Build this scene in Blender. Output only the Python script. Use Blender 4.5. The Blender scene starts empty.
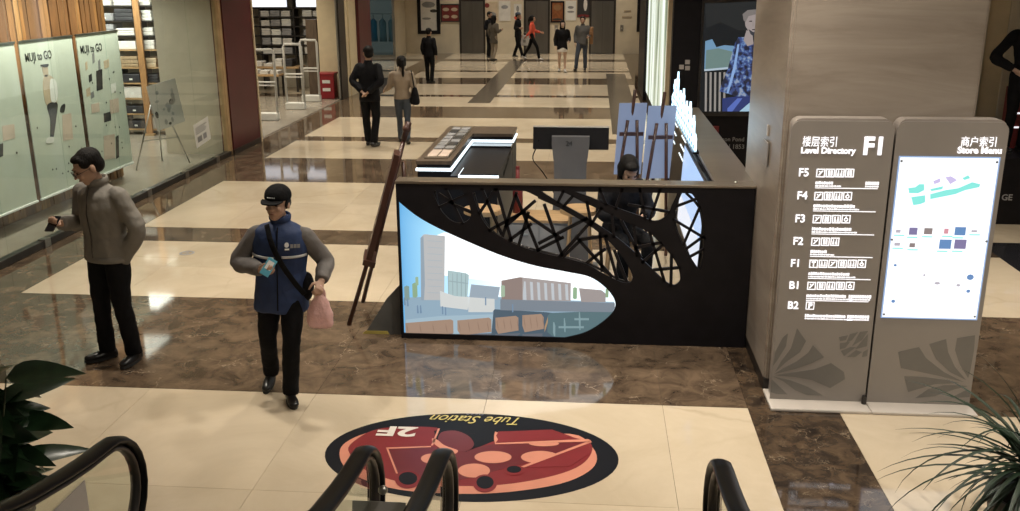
import bpy, bmesh, math, random
from mathutils import Vector, Matrix
from mathutils.geometry import tessellate_polygon
random.seed(7)
S = bpy.context.scene
COL = S.collection
PI = math.pi

# ------------------------------------------------------------------ camera
F_PX = 945.0
CAM_H = 3.0
YAW, PITCH, ROLL = math.radians(5.02108), math.radians(16.49246), math.radians(0.24393)
_f = Vector((-math.sin(YAW) * math.cos(PITCH), math.cos(YAW) * math.cos(PITCH), -math.sin(PITCH)))
_r0 = Vector((math.cos(YAW), math.sin(YAW), 0))
_d0 = _f.cross(_r0)
_r = math.cos(ROLL) * _r0 + math.sin(ROLL) * _d0
_d = -math.sin(ROLL) * _r0 + math.cos(ROLL) * _d0
cam = bpy.data.cameras.new('camera')
cam.sensor_width = 36.0
cam.sensor_fit = 'HORIZONTAL'
cam.lens = 36.0 * F_PX / 1020.0
cam.clip_start = 0.05
cam.clip_end = 200
cam_ob = bpy.data.objects.new('camera', cam)
COL.objects.link(cam_ob)
_m = Matrix.Identity(4)
for _i in range(3):
    _m[_i][0] = _r[_i]; _m[_i][1] = -_d[_i]; _m[_i][2] = -_f[_i]
_m[2][3] = CAM_H
cam_ob.matrix_world = _m
S.camera = cam_ob


def ray(x, y):
    return _r * ((x - 510) / F_PX) + _d * ((y - 255.5) / F_PX) + _f


def fl(x, y, z=0.0):
    d = ray(x, y); t = (z - CAM_H) / d.z
    return Vector((d.x * t, d.y * t, z))


def atY(x, y, Y):
    d = ray(x, y); t = Y / d.y
    return Vector((d.x * t, Y, CAM_H + d.z * t))


def atX(x, y, X):
    d = ray(x, y); t = X / d.x
    return Vector((X, d.y * t, CAM_H + d.z * t))


# ------------------------------------------------------------------ world, view, lights
W = bpy.data.worlds.new('world'); S.world = W; W.use_nodes = True
_bg = W.node_tree.nodes['Background']
_bg.inputs[0].default_value = (1.0, 0.86, 0.68, 1)
_bg.inputs[1].default_value = 0.12
S.view_settings.view_transform = 'Standard'
S.view_settings.look = 'None'
S.view_settings.gamma = 1.0
S.view_settings.use_curve_mapping = False
S.view_settings.exposure = 0.0
CEIL = 4.4


def area_light(name, loc, size, power, col=(1, .91, .78), spread=110, rot=(0, 0, 0), sy=None):
    L = bpy.data.lights.new(name, 'AREA')
    L.energy = power; L.color = col; L.spread = math.radians(spread)
    if sy:
        L.shape = 'RECTANGLE'; L.size = size; L.size_y = sy
    else:
        L.shape = 'DISK'; L.size = size
    o = bpy.data.objects.new(name, L); COL.objects.link(o)
    o.location = loc; o.rotation_euler = rot
    return o


LAMPS = []
for _y in (8.6, 11.6, 14.6, 17.6, 20.6, 23.6, 27.0, 30.5, 34.0, 37.0):
    for _x in (-4.6, -1.9, 0.8):
        LAMPS.append((_x, _y))
LAMPS += [(3.6, 4.6), (3.6, 8.4), (4.4, 9.6), (-3.2, 6.9), (-0.6, 6.7), (0.9, 6.0)]
for (_x, _y) in LAMPS:
    area_light('unseen_downlight', (_x, _y, CEIL - 0.03), 0.16, 30, spread=105)
for (_x, _y) in ((1.4, 3.2), (2.9, 3.4)):  # added and unseen, to brighten the pillar and directory sign fronts
    LAMPS.append((_x, _y))
    area_light('unseen_downlight', (_x, _y, CEIL - 0.03), 0.16, 40, spread=165)
# the shops' own ceiling lights, and two added ones as marked
area_light('unseen_shop_light', (-6.60, 10.8, 3.1), .25, 100, (1, .93, .80), 100, (0, math.radians(32), 0), sy=6.4)  # added strip behind the glass, tilted to brighten the posters
area_light('unseen_shop_light', (-10.0, 11.2, 3.15), 1.6, 60, (1, .93, .80), 150, sy=5.0)
area_light('unseen_shop_light', (-8.0, 14.6, 3.15), 1.2, 45, (1, .93, .82), 150, sy=1.2)
area_light('unseen_shop_light', (-9.0, 17.0, 3.15), 1.4, 110, (1, .95, .86), 150, sy=.8)  # added unseen light to brighten the tall shelf
area_light('unseen_shop_light', (-8.2, 21.5, 3.15), 1.6, 150, (1, .90, .72), 150, sy=6.0)
area_light('unseen_shop_light', (-8.6, 33.5, 3.15), 1.2, 40, (.85, .95, 1), 150, sy=2.0)

# ------------------------------------------------------------------ materials
MATS = {}


def mat(name, col, rough=.5, metal=0., spec=.5, var=0., vscale=6., bump=0., bscale=40., emit=0., ecol=None,
        trans=0., alpha=1., stretch=(1, 1, 1), coat=0.):
    if name in MATS:
        return MATS[name]
    m = bpy.data.materials.new(name); m.use_nodes = True
    nt = m.node_tree; N = nt.nodes; L = nt.links
    b = N['Principled BSDF']
    c = tuple(col) + (1,)
    b.inputs['Base Color'].default_value = c
    b.inputs['Roughness'].default_value = rough
    b.inputs['Metallic'].default_value = metal
    b.inputs['Specular IOR Level'].default_value = spec
    b.inputs['Transmission Weight'].default_value = trans
    b.inputs['Alpha'].default_value = alpha
    b.inputs['Coat Weight'].default_value = coat
    if emit:
        b.inputs['Emission Color'].default_value = (tuple(ecol) if ecol else tuple(col)) + (1,)
        b.inputs['Emission Strength'].default_value = emit
    geo = N.new('ShaderNodeNewGeometry')
    mp = N.new('ShaderNodeMapping'); mp.inputs['Scale'].default_value = stretch
    L.new(geo.outputs['Position'], mp.inputs['Vector'])
    n = N.new('ShaderNodeTexNoise'); n.inputs['Scale'].default_value = vscale; n.inputs['Detail'].default_value = 5
    L.new(mp.outputs[0], n.inputs['Vector'])
    if var:
        r = N.new('ShaderNodeValToRGB')
        r.color_ramp.elements[0].position = .3; r.color_ramp.elements[1].position = .7
        r.color_ramp.elements[0].color = tuple(max(0, v * (1 - var)) for v in col) + (1,)
        r.color_ramp.elements[1].color = tuple(min(1, v * (1 + var)) for v in col) + (1,)
        L.new(n.outputs['Fac'], r.inputs['Fac']); L.new(r.outputs['Color'], b.inputs['Base Color'])
    if bump:
        n2 = N.new('ShaderNodeTexNoise'); n2.inputs['Scale'].default_value = bscale; n2.inputs['Detail'].default_value = 4
        L.new(mp.outputs[0], n2.inputs['Vector'])
        bp = N.new('ShaderNodeBump'); bp.inputs['Strength'].default_value = bump; bp.inputs['Distance'].default_value = .02
        L.new(n2.outputs['Fac'], bp.inputs['Height']); L.new(bp.outputs[0], b.inputs['Normal'])
    MATS[name] = m
    return m


def marble(name, dark, mid, vein, scale=2.2, rough=.1, veinw=.03, vscale=2.5, stretch=None):
    m = bpy.data.materials.new(name); m.use_nodes = True
    nt = m.node_tree; N = nt.nodes; L = nt.links; b = N['Principled BSDF']
    geo = N.new('ShaderNodeNewGeometry')
    n = N.new('ShaderNodeTexNoise'); n.inputs['Scale'].default_value = scale; n.inputs['Detail'].default_value = 8
    n.inputs['Roughness'].default_value = .65; n.inputs['Distortion'].default_value = .6
    if stretch:
        mp = N.new('ShaderNodeMapping'); mp.inputs['Scale'].default_value = stretch; mp.inputs['Rotation'].default_value = (0, .12, 0)
        L.new(geo.outputs['Position'], mp.inputs['Vector']); L.new(mp.outputs[0], n.inputs['Vector'])
    else:
        L.new(geo.outputs['Position'], n.inputs['Vector'])
    r = N.new('ShaderNodeValToRGB')
    r.color_ramp.elements[0].position = .36; r.color_ramp.elements[0].color = dark + (1,)
    r.color_ramp.elements[1].position = .64; r.color_ramp.elements[1].color = mid + (1,)
    L.new(n.outputs['Fac'], r.inputs['Fac'])
    # veins: edges of a warped cell pattern, broken up
    mx = N.new('ShaderNodeMixRGB'); mx.inputs['Fac'].default_value = .25
    n3 = N.new('ShaderNodeTexNoise'); n3.inputs['Scale'].default_value = scale * 1.6; n3.inputs['Detail'].default_value = 6
    L.new(geo.outputs['Position'], n3.inputs['Vector'])
    L.new(geo.outputs['Position'], mx.inputs['Color1']); L.new(n3.outputs['Color'], mx.inputs['Color2'])
    v = N.new('ShaderNodeTexVoronoi'); v.feature = 'DISTANCE_TO_EDGE'; v.inputs['Scale'].default_value = vscale
    L.new(mx.outputs[0], v.inputs['Vector'])
    r2 = N.new('ShaderNodeValToRGB')
    r2.color_ramp.elements[0].position = 0; r2.color_ramp.elements[0].color = (1, 1, 1, 1)
    r2.color_ramp.elements[1].position = veinw; r2.color_ramp.elements[1].color = (0, 0, 0, 1)
    L.new(v.outputs['Distance'], r2.inputs['Fac'])
    n4 = N.new('ShaderNodeTexNoise'); n4.inputs['Scale'].default_value = scale * .8
    L.new(geo.outputs['Position'], n4.inputs['Vector'])
    r3 = N.new('ShaderNodeValToRGB'); r3.color_ramp.elements[0].position = .48; r3.color_ramp.elements[1].position = .68
    L.new(n4.outputs['Fac'], r3.inputs['Fac'])
    mu = N.new('ShaderNodeMath'); mu.operation = 'MULTIPLY'
    L.new(r2.outputs['Color'], mu.inputs[0]); L.new(r3.outputs['Color'], mu.inputs[1])
    mc = N.new('ShaderNodeMixRGB'); mc.inputs['Color2'].default_value = vein + (1,)
    L.new(mu.outputs[0], mc.inputs['Fac']); L.new(r.outputs['Color'], mc.inputs['Color1'])
    oi = N.new('ShaderNodeObjectInfo')
    mr = N.new('ShaderNodeMapRange'); mr.inputs[3].default_value = .95; mr.inputs[4].default_value = 1.05
    L.new(oi.outputs['Random'], mr.inputs[0])
    hs = N.new('ShaderNodeHueSaturation'); L.new(mr.outputs[0], hs.inputs['Value'])
    L.new(mc.outputs[0], hs.inputs['Color'])
    L.new(hs.outputs[0], b.inputs['Base Color'])
    b.inputs['Roughness'].default_value = rough
    MATS[name] = m
    return m


def glass_mat(name, tint=(.9, .95, .93), trans=.9, rough=.02):
    """thin architectural glass: mostly clear with a fresnel reflection"""
    m = bpy.data.materials.new(name); m.use_nodes = True
    nt = m.node_tree; N = nt.nodes; L = nt.links
    N.remove(N['Principled BSDF'])
    t = N.new('ShaderNodeBsdfTransparent'); t.inputs[0].default_value = tint + (1,)
    g = N.new('ShaderNodeBsdfGlossy'); g.inputs['Roughness'].default_value = rough
    fr = N.new('ShaderNodeFresnel'); fr.inputs[0].default_value = 1.5
    mx = N.new('ShaderNodeMixShader')
    ge_ = N.new('ShaderNodeNewGeometry')
    iv = N.new('ShaderNodeMath'); iv.operation = 'SUBTRACT'; iv.inputs[0].default_value = 1.0
    L.new(ge_.outputs['Backfacing'], iv.inputs[1])
    mu = N.new('ShaderNodeMath'); mu.operation = 'MULTIPLY'
    L.new(fr.outputs[0], mu.inputs[0]); L.new(iv.outputs[0], mu.inputs[1])
    L.new(mu.outputs[0], mx.inputs[0]); L.new(t.outputs[0], mx.inputs[1]); L.new(g.outputs[0], mx.inputs[2])
    L.new(mx.outputs[0], N['Material Output'].inputs[0])
    MATS[name] = m
    return m


def emis(name, col, s=1.0):
    """glowing surface: backlit print, lamp, or brightness put into a board"""
    if name in MATS:
        return MATS[name]
    return mat(name, tuple(c * .25 for c in col), .25, emit=s, ecol=col)


marble('cream_marble', (.56, .465, .335), (.655, .555, .415), (.50, .41, .29), 1.1, .06, .014, .8)
marble('brown_marble', (.058, .040, .027), (.165, .115, .075), (.34, .265, .19), 4.6, .055, .018, 4.5)
marble('dark_marble', (.016, .011, .009), (.10, .066, .040), (.34, .27, .19), 7.0, .055, .022, 9)
marble('stone_veneer', (.27, .225, .185), (.40, .345, .29), (.30, .25, .2), 1.5, .3, .01, .5, (.5, .5, 3.2))
mat('joint', (.10, .075, .05), .7, var=.2)
mat('strip_stone', (.085, .072, .058), .2, var=.2, vscale=12)
mat('black_stone', (.018, .018, .022), .2, var=.3, vscale=18)
mat('ceiling_paint', (.62, .58, .52), .7, var=.04)
mat('cream_wall', (.62, .55, .42), .3, var=.06, vscale=3)
mat('beige_wall', (.62, .52, .35), .6, var=.05)
mat('shop_wall', (.52, .47, .37), .6, var=.05)
mat('shop_floor', (.30, .265, .215), .18, var=.07, vscale=4)
mat('red_paint', (.075, .009, .014), .35, var=.12, vscale=3)
mat('red_plain', (.26, .014, .02), .4, var=.08)
mat('metal', (.42, .41, .39), .28, 1.0, var=.08, vscale=30)
mat('steel_door', (.20, .195, .185), .32, .9, var=.12, vscale=3, stretch=(1, 1, .2))
mat('dark_metal', (.055, .05, .048), .35, .6, var=.15)
mat('kiosk_black', (.009, .008, .010), .45, spec=.22, var=.2, vscale=8)
mat('kiosk_gloss', (.010, .010, .012), .08, var=.2, vscale=8)
mat('ledge', (.20, .165, .125), .3, .5, var=.12, vscale=5, stretch=(.3, 1, 1))
mat('rubber', (.004, .004, .005), .3, spec=.18, var=.2)
mat('black_cloth', (.005, .005, .006), .85, spec=.2, var=.3, vscale=14, bump=.35, bscale=26)
mat('black_coat', (.007, .007, .009), .8, spec=.2, var=.3, vscale=12, bump=.35, bscale=22)
mat('grey_jacket', (.20, .185, .16), .8, var=.12, vscale=7, bump=.4, bscale=18)
mat('grey_sleeve', (.135, .124, .118), .8, var=.12, vscale=8, bump=.4, bscale=18)
mat('blue_jacket', (.014, .034, .105), .7, var=.18, vscale=7, bump=.4, bscale=18)
mat('reflect_tape', (.55, .56, .56), .4, var=.06)
mat('beige_coat', (.34, .27, .20), .8, var=.1, bump=.3, bscale=20)
mat('orange_coat', (.62, .085, .045), .7, var=.1, bump=.3)
mat('olive_coat', (.075, .062, .045), .8, var=.2, bump=.3)
mat('grey_shirt', (.10, .098, .095), .8, var=.15, bump=.3)
mat('denim', (.055, .07, .095), .8, var=.2, bump=.3)
mat('khaki', (.26, .215, .16), .8, var=.12, bump=.3)
mat('tan_leather', (.27, .14, .06), .6, var=.15)
mat('skin', (.42, .26, .18), .55, var=.06, vscale=20)
mat('pale_skin', (.55, .38, .29), .55, var=.05, vscale=20)
mat('hair', (.006, .005, .0045), .6, spec=.2, var=.3, vscale=60, bump=.5, bscale=120, stretch=(1, 1, .3))
mat('shoe', (.010, .010, .011), .3, var=.2)
mat('sole', (.03, .03, .03), .7, var=.1)
mat('white_shoe', (.6, .58, .55), .5, var=.05)
mat('eye', (.02, .015, .012), .15, var=.1)
mat('pink_plastic', (.80, .50, .48), .35, var=.10, vscale=18, bump=.6, bscale=34, alpha=.80)
mat('white_plastic', (.66, .66, .63), .4, var=.04)
mat('gate_grey', (.50, .50, .48), .4, var=.04)
mat('white_bag', (.6, .6, .6), .5, var=.1)
mat('cyan_print', (.10, .38, .52), .3, var=.1)
mat('phone_black', (.008, .008, .01), .12, var=.1)
mat('wood_a', (.27, .125, .042), .5, var=.28, vscale=5, stretch=(6, 6, .7))
mat('wood_b', (.16, .07, .025), .5, var=.28, vscale=5, stretch=(6, 6, .7))
mat('wood_c', (.36, .19, .075), .5, var=.25, vscale=5, stretch=(6, 6, .7))
mat('dark_wood', (.06, .022, .014), .35, var=.25, vscale=6, stretch=(5, 5, .7))
mat('tan_wood', (.40, .26, .13), .45, var=.2, vscale=5, stretch=(1, 6, 1))
mat('walnut', (.105, .075, .052), .35, var=.25, vscale=4, stretch=(5, 1, 1))
mat('poster_green', (.56, .61, .535), .45, var=.03)
mat('ink', (.03, .03, .03), .6, var=.1)
mat('ink_grey', (.25, .25, .25), .6, var=.1)
mat('ink_tan', (.52, .42, .30), .6, var=.1)
mat('ink_pink', (.62, .50, .42), .6, var=.08)
mat('ink_white', (.78, .78, .76), .5, var=.03)
mat('ink_red', (.17, .022, .022), .5, var=.1)
mat('ink_orange', (.24, .08, .025), .5, var=.3, vscale=9)
mat('paper', (.74, .74, .70), .6, var=.03)
mat('linen_white', (.66, .64, .6), .8, var=.08)
mat('linen_grey', (.30, .30, .31), .8, var=.12)
mat('linen_tan', (.46, .36, .24), .8, var=.12)
mat('basket', (.33, .24, .14), .7, var=.25, vscale=30)
mat('dark_goods', (.035, .035, .04), .6, var=.2)
mat('leaf', (.013, .034, .014), .28, var=.35, vscale=14)
mat('leaf_blade', (.011, .027, .012), .45, var=.4, vscale=12)
mat('stem', (.05, .06, .025), .6, var=.2)
mat('pot', (.05, .045, .04), .5, var=.12)
mat('soil', (.03, .022, .015), .95, var=.3, bump=.6)
mat('pylon_paint', (.285, .258, .235), .42, var=.04, vscale=3)
mat('pylon_edge', (.34, .30, .27), .35, var=.04)
mat('pylon_motif', (.175, .165, .152), .45, var=.05)
mat('base_white', (.58, .53, .48), .35, var=.04)
mat('screen_off', (.012, .012, .014), .15, var=.1)
mat('grey_plastic', (.12, .12, .125), .45, var=.06)
mat('cardboard_grey', (.10, .10, .095), .8, var=.2, vscale=5)
mat('tape', (.42, .34, .08), .6, var=.2)
mat('decal_black', (.004, .005, .009), .45, spec=.15, var=.1)
mat('decal_red', (.19, .014, .018), .4, spec=.3, var=.08)
mat('decal_deep', (.125, .010, .016), .3, var=.08)
mat('decal_salmon', (.62, .25, .17), .3, var=.05)
mat('decal_white', (.70, .66, .60), .3, var=.03)
mat('decal_yellow', (.60, .50, .16), .3, var=.04)
mat('decal_grey', (.20, .21, .25), .3, var=.04)
mat('notice_grey', (.46, .43, .41), .5, var=.04)
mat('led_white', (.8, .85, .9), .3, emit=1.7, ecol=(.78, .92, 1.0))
mat('lamp_disc', (.9, .85, .7), .3, emit=6.0, ecol=(1, .86, .65))
mat('sign_white', (.9, .9, .95), .3, emit=1.0, ecol=(.95, .95, 1.0))
mat('rivet', (.3, .3, .3), .3, .8, var=.1)
glass_mat('clear_glass')
glass_mat('blue_glass', (.55, .68, .74))
glass_mat('balustrade_glass', (.90, .93, .90))

# ------------------------------------------------------------------ geometry helpers
MW = {}


def link(o, parent=None):
    COL.objects.link(o)
    if parent is not None:
        o.parent = parent
        MW[o] = MW[parent] @ o.matrix_basis
    else:
        MW[o] = o.matrix_basis.copy()
    return o


def tag(o, label, cat, group=None):
    o['label'] = label; o['category'] = cat
    if group:
        o['group'] = group
    return o


def thing(name, label, cat, loc=(0, 0, 0), rz=0, group=None, scale=1.0):
    o = bpy.data.objects.new(name, None)
    o.empty_display_size = .1
    o.location = loc; o.rotation_euler = (0, 0, rz); o.scale = (scale,) * 3
    o.matrix_basis = Matrix.Translation(Vector(loc)) @ Matrix.Rotation(rz, 4, 'Z') @ Matrix.Scale(scale, 4)
    link(o)
    return tag(o, label, cat, group)


def mk(name, bm, material, parent=None, local=False, smooth=False, struct=False):
    """link a bmesh (given in world coordinates unless local) as one mesh object"""
    bmesh.ops.recalc_face_normals(bm, faces=bm.faces)
    me = bpy.data.meshes.new(name)
    if parent is not None and not local:
        bm.transform(MW[parent].inverted())
    loc = Vector((0, 0, 0))
    if parent is None and not local and len(bm.verts):
        xs = [v.co.x for v in bm.verts]; ys = [v.co.y for v in bm.verts]; zs = [v.co.z for v in bm.verts]
        loc = Vector(((min(xs) + max(xs)) / 2, (min(ys) + max(ys)) / 2, min(zs)))
        bm.transform(Matrix.Translation(-loc))
    bm.to_mesh(me); bm.free()
    if smooth:
        for p in me.polygons:
            p.use_smooth = True
    if isinstance(material, str):
        material = MATS[material]
    me.materials.append(material)
    o = bpy.data.objects.new(name, me)
    o.location = loc
    o.matrix_basis = Matrix.Translation(loc)
    link(o, parent)
    if struct:
        o['kind'] = 'structure'
    return o


def bx(bm, x0, x1, y0, y1, z0, z1, bev=0):
    vs = [bm.verts.new((x, y, z)) for z in (z0, z1) for y in (y0, y1) for x in (x0, x1)]
    fs = []
    for q in ((0, 2, 3, 1), (4, 5, 7, 6), (0, 1, 5, 4), (2, 6, 7, 3), (0, 4, 6, 2), (1, 3, 7, 5)):
        fs.append(bm.faces.new([vs[i] for i in q]))
    if bev:
        es = list({e for f in fs for e in f.edges})
        bmesh.ops.bevel(bm, geom=es, offset=bev, segments=2, affect='EDGES', profile=.5)
    return vs


def box(name, x0, x1, y0, y1, z0, z1, material, parent=None, bev=0, local=False, struct=False):
    bm = bmesh.new(); bx(bm, x0, x1, y0, y1, z0, z1, bev)
    return mk(name, bm, material, parent, local, struct=struct)


def frame_axes(d):
    d = d.normalized()
    a = Vector((0, 0, 1)) if abs(d.z) < .9 else Vector((0, 1, 0))
    u = d.cross(a).normalized()
    return u, d.cross(u).normalized()


def tube(bm, pts, rad, seg=10, flat=None, cap=True, ref=None):
    """swept tube; rad scalar/list or list of (ru,rv)"""
    pts = [Vector(p) for p in pts]
    n = len(pts)
    if not isinstance(rad, (list, tuple)):
        rad = [rad] * n
    rings = []
    pu = None
    for i, p in enumerate(pts):
        d = (pts[min(i + 1, n - 1)] - pts[max(i - 1, 0)]).normalized()
        if ref is not None:
            u = (Vector(ref) - d * d.dot(Vector(ref))).normalized()
        elif pu is None:
            u, _ = frame_axes(d)
        else:
            u = (pu - d * d.dot(pu)).normalized()
        pu = u
        v = d.cross(u)
        r = rad[i]
        ru, rv = r if isinstance(r, (list, tuple)) else (r, r)
        rings.append([bm.verts.new(p + u * (ru * math.cos(2 * PI * k / seg)) + v * (rv * math.sin(2 * PI * k / seg)))
                      for k in range(seg)])
    for a, b in zip(rings, rings[1:]):
        for k in range(seg):
            bm.faces.new((a[k], a[(k + 1) % seg], b[(k + 1) % seg], b[k]))
    if cap:
        bm.faces.new(rings[0][::-1]); bm.faces.new(rings[-1])
    return rings


def ball(bm, c, r, seg=14, rings=9):
    c = Vector(c)
    if not isinstance(r, (list, tuple)):
        r = (r, r, r)
    bmesh.ops.create_uvsphere(bm, u_segments=seg, v_segments=rings, radius=1,
                              matrix=Matrix.Translation(c) @ Matrix.Diagonal((r[0], r[1], r[2], 1)))


def spline(pts, n=6, closed=False):
    pts = [Vector(p) for p in pts]
    N = len(pts); out = []
    rng = range(N) if closed else range(N - 1)
    for i in rng:
        if closed:
            p0, p1, p2, p3 = pts[(i - 1) % N], pts[i], pts[(i + 1) % N], pts[(i + 2) % N]
        else:
            p0, p1, p2, p3 = pts[max(i - 1, 0)], pts[i], pts[i + 1], pts[min(i + 2, N - 1)]
        for k in range(n):
            t = k / n
            out.append(.5 * ((2 * p1) + (-p0 + p2) * t + (2 * p0 - 5 * p1 + 4 * p2 - p3) * t * t + (-p0 + 3 * p1 - 3 * p2 + p3) * t ** 3))
    if not closed:
        out.append(pts[-1])
    return out


class Frame:
    """a flat coordinate frame: origin, u, v; n = u x v points at the viewer"""
    def __init__(s, o, u, v):
        s.o = Vector(o); s.u = Vector(u).normalized(); s.v = Vector(v).normalized(); s.n = s.u.cross(s.v)

    def p(s, a, b, c=0):
        return s.o + s.u * a + s.v * b + s.n * c


def prism(bm, pts, fr, thick, off=0, holes=()):
    """flat shape of thickness thick whose front lies off above the frame's plane"""
    loops = [[Vector((p[0], p[1], 0)) for p in pts]] + [[Vector((p[0], p[1], 0)) for p in h] for h in holes]
    tris = tessellate_polygon(loops)
    flat = [p for l in loops for p in l]
    fv = [bm.verts.new(fr.p(p.x, p.y, off)) for p in flat]
    bv = [bm.verts.new(fr.p(p.x, p.y, off - thick)) for p in flat]
    for t in tris:
        try:
            bm.faces.new([fv[i] for i in t]); bm.faces.new([bv[i] for i in reversed(t)])
        except ValueError:
            pass
    k = 0
    for l in loops:
        n = len(l)
        for i in range(n):
            a, b = k + i, k + (i + 1) % n
            try:
                bm.faces.new((fv[a], fv[b], bv[b], bv[a]))
            except ValueError:
                pass
        k += n


def plate(name, pts, fr, thick, material, parent=None, off=0, holes=(), struct=False):
    bm = bmesh.new(); prism(bm, pts, fr, thick, off, holes)
    return mk(name, bm, material, parent, struct=struct)


def rect(a0, a1, b0, b1):
    return [(a0, b0), (a1, b0), (a1, b1), (a0, b1)]


def rrect(a0, a1, b0, b1, r, corners=(1, 1, 1, 1), n=5):
    out = []
    for (cx, cy, s, on) in ((a0 + r, b0 + r, PI, corners[0]), (a1 - r, b0 + r, 1.5 * PI, corners[1]),
                            (a1 - r, b1 - r, 0, corners[2]), (a0 + r, b1 - r, .5 * PI, corners[3])):
        if on:
            out += [(cx + r * math.cos(s + k * PI / 2 / n), cy + r * math.sin(s + k * PI / 2 / n)) for k in range(n + 1)]
        else:
            m = s + PI / 4
            out.append((cx + r * (1 if math.cos(m) > 0 else -1), cy + r * (1 if math.sin(m) > 0 else -1)))
    return out


def disc(cx, cy, rx, ry=None, n=20, a0=0, a1=2 * PI):
    ry = ry or rx
    return [(cx + rx * math.cos(a0 + (a1 - a0) * k / n), cy + ry * math.sin(a0 + (a1 - a0) * k / n)) for k in range(n)]


def text(name, s, fr, size, material, parent=None, pos=(0, 0), off=.003, thick=.003, align='LEFT', shear=0., bold=0., sx=1.0, res=3):
    c = bpy.data.curves.new(name, 'FONT')
    c.body = s; c.size = size; c.align_x = align; c.align_y = 'BOTTOM_BASELINE'; c.shear = shear; c.offset = bold
    c.extrude = thick / 2; c.resolution_u = res
    o = bpy.data.objects.new(name, c); COL.objects.link(o)
    dg = bpy.context.evaluated_depsgraph_get()
    me = bpy.data.meshes.new_from_object(o.evaluated_get(dg))
    bpy.data.objects.remove(o); bpy.data.curves.remove(c)
    bm = bmesh.new(); bm.from_mesh(me); bpy.data.meshes.remove(me)
    for v in bm.verts:
        v.co = fr.p(pos[0] + v.co.x * sx, pos[1] + v.co.y, off + v.co.z)
    return mk(name, bm, material, parent)


def copy_tree(root, loc=None, rz=None):
    r = root.copy(); COL.objects.link(r)
    if loc is not None:
        r.location = loc
    if rz is not None:
        r.rotation_euler = (0, 0, rz)
    for ch in list(root.children):
        c = ch.copy(); COL.objects.link(c); c.parent = r
        for g in list(ch.children):
            d = g.copy(); COL.objects.link(d); d.parent = c
    return r


XP, XM = (1, 0, 0), (-1, 0, 0)
FRONT = lambda o: Frame(o, (1, 0, 0), (0, 0, 1))       # faces -Y (towards the camera)
LEFTW = lambda o: Frame(o, (0, 1, 0), (0, 0, 1))       # faces +X (shops on the left)
FLOORF = Frame((0, 0, 0), (1, 0, 0), (0, 1, 0))        # floor seen from above

# ================================================================== the hall: floor, walls, ceiling
floor = box('floor', -13.0, 9.0, 1.6, 39.0, -.30, -.012, 'joint', struct=True)
BANDS = [(2.2, 6.35, 0), (6.35, 8.44, 1), (8.44, 10.40, 0), (10.40, 11.03, 1), (11.03, 13.79, 0), (13.79, 15.73, 1),
         (15.73, 17.50, 0), (17.50, 18.0, 1), (18.0, 20.65, 0), (20.65, 22.5, 1), (22.5, 24.4, 0), (24.4, 24.82, 1),
         (24.82, 27.4, 0), (27.4, 29.1, 1), (29.1, 31.0, 0), (31.0, 31.5, 1), (31.5, 34.9, 0), (34.9, 35.9, 1), (35.9, 38.6, 0)]
GAP = .0012
_tile_mesh = {}


def tile(x0, x1, y0, y1, material, gap=GAP):
    w, d = round(x1 - x0 - 2 * gap, 4), round(y1 - y0 - 2 * gap, 4)
    key = (w, d, material)
    if key not in _tile_mesh:
        bm = bmesh.new(); bx(bm, -w / 2, w / 2, -d / 2, d / 2, -.012, 0)
        me = bpy.data.meshes.new('tile'); bm.to_mesh(me); bm.free(); me.materials.append(MATS[material])
        _tile_mesh[key] = me
    o = bpy.data.objects.new('tile', _tile_mesh[key])
    wx, wy = (x0 + x1) / 2, (y0 + y1) / 2
    COL.objects.link(o); o.parent = floor
    o.location = Vector((wx, wy, 0)) - floor.location
    return o


XJ = [-5.62, -4.59, -3.305, -2.02, -.735, .55, 1.16]
for (y0, y1, k) in BANDS:
    m = 'brown_marble' if k else 'cream_marble'
    if y0 < 17.9:
        if y0 < 3:
            rows = [2.2, 3.58, 4.965, 6.35]
        elif y1 - y0 > 1.6:
            rows = [y0, (y0 + y1) / 2, y1]
        else:
            rows = [y0, y1]
        for r0, r1 in zip(rows, rows[1:]):
            for a, b in zip(XJ, XJ[1:]):
                tile(a, b, r0, r1, m)
    else:
        tile(-5.62, 1.16, y0, y1, m)
    if y0 > 24:
        tile(-9.6, -6.33, y0, y1, m)
for y in range(2, 24):           # the brown border along the shop fronts
    tile(-6.33, -5.62, y + .2, y + 1.2, 'brown_marble')
tile(-6.33, -5.62, 24.2, 38.6, 'brown_marble')
ys = [2.2, 3.5, 4.8, 6.35, 7.5, 9.0, 12.0, 16.0, 24.0, 38.6]
for a, b in zip(ys, ys[1:]):     # the dark strip running under the directory sign
    tile(1.16, 1.80, a, b, 'dark_marble')
for (y0, y1, k) in BANDS:
    m = 'brown_marble' if k else 'cream_marble'
    if y0 < 3:
        for a, b in ((1.80, 3.2), (3.2, 4.5), (4.5, 9.0)):
            for r0, r1 in ((2.2, 4.3), (4.3, 6.35)):
                tile(a, b, r0, r1, m)
    elif y0 < 9:
        for a, b in ((1.80, 3.2), (3.2, 4.5)):
            tile(a, b, y0, y1, m)
        tile(4.5, 5.25, y0, y1, 'black_stone' if k == 0 else m); tile(5.25, 9.0, y0, y1, m)
    elif y0 < 10.5:
        tile(1.80, 4.5, y0, y1, m); tile(4.5, 5.25, y0, y1, 'black_stone'); tile(5.25, 9.0, y0, y1, m)
    else:
        tile(1.80, 9.0, y0, y1, m)
for (x0, x1, y0, y1) in ((-3.07, -2.52, 23.2, 35.2), (.40, 1.0, 18.6, 30.5)):
    o = box('stone_strip', x0, x1, y0, y1, -.012, .004, 'strip_stone', floor)
tile(-12.9, -6.40, 2.2, 24.2, 'shop_floor')
tile(-12.9, -9.6, 24.2, 38.6, 'shop_floor')

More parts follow.
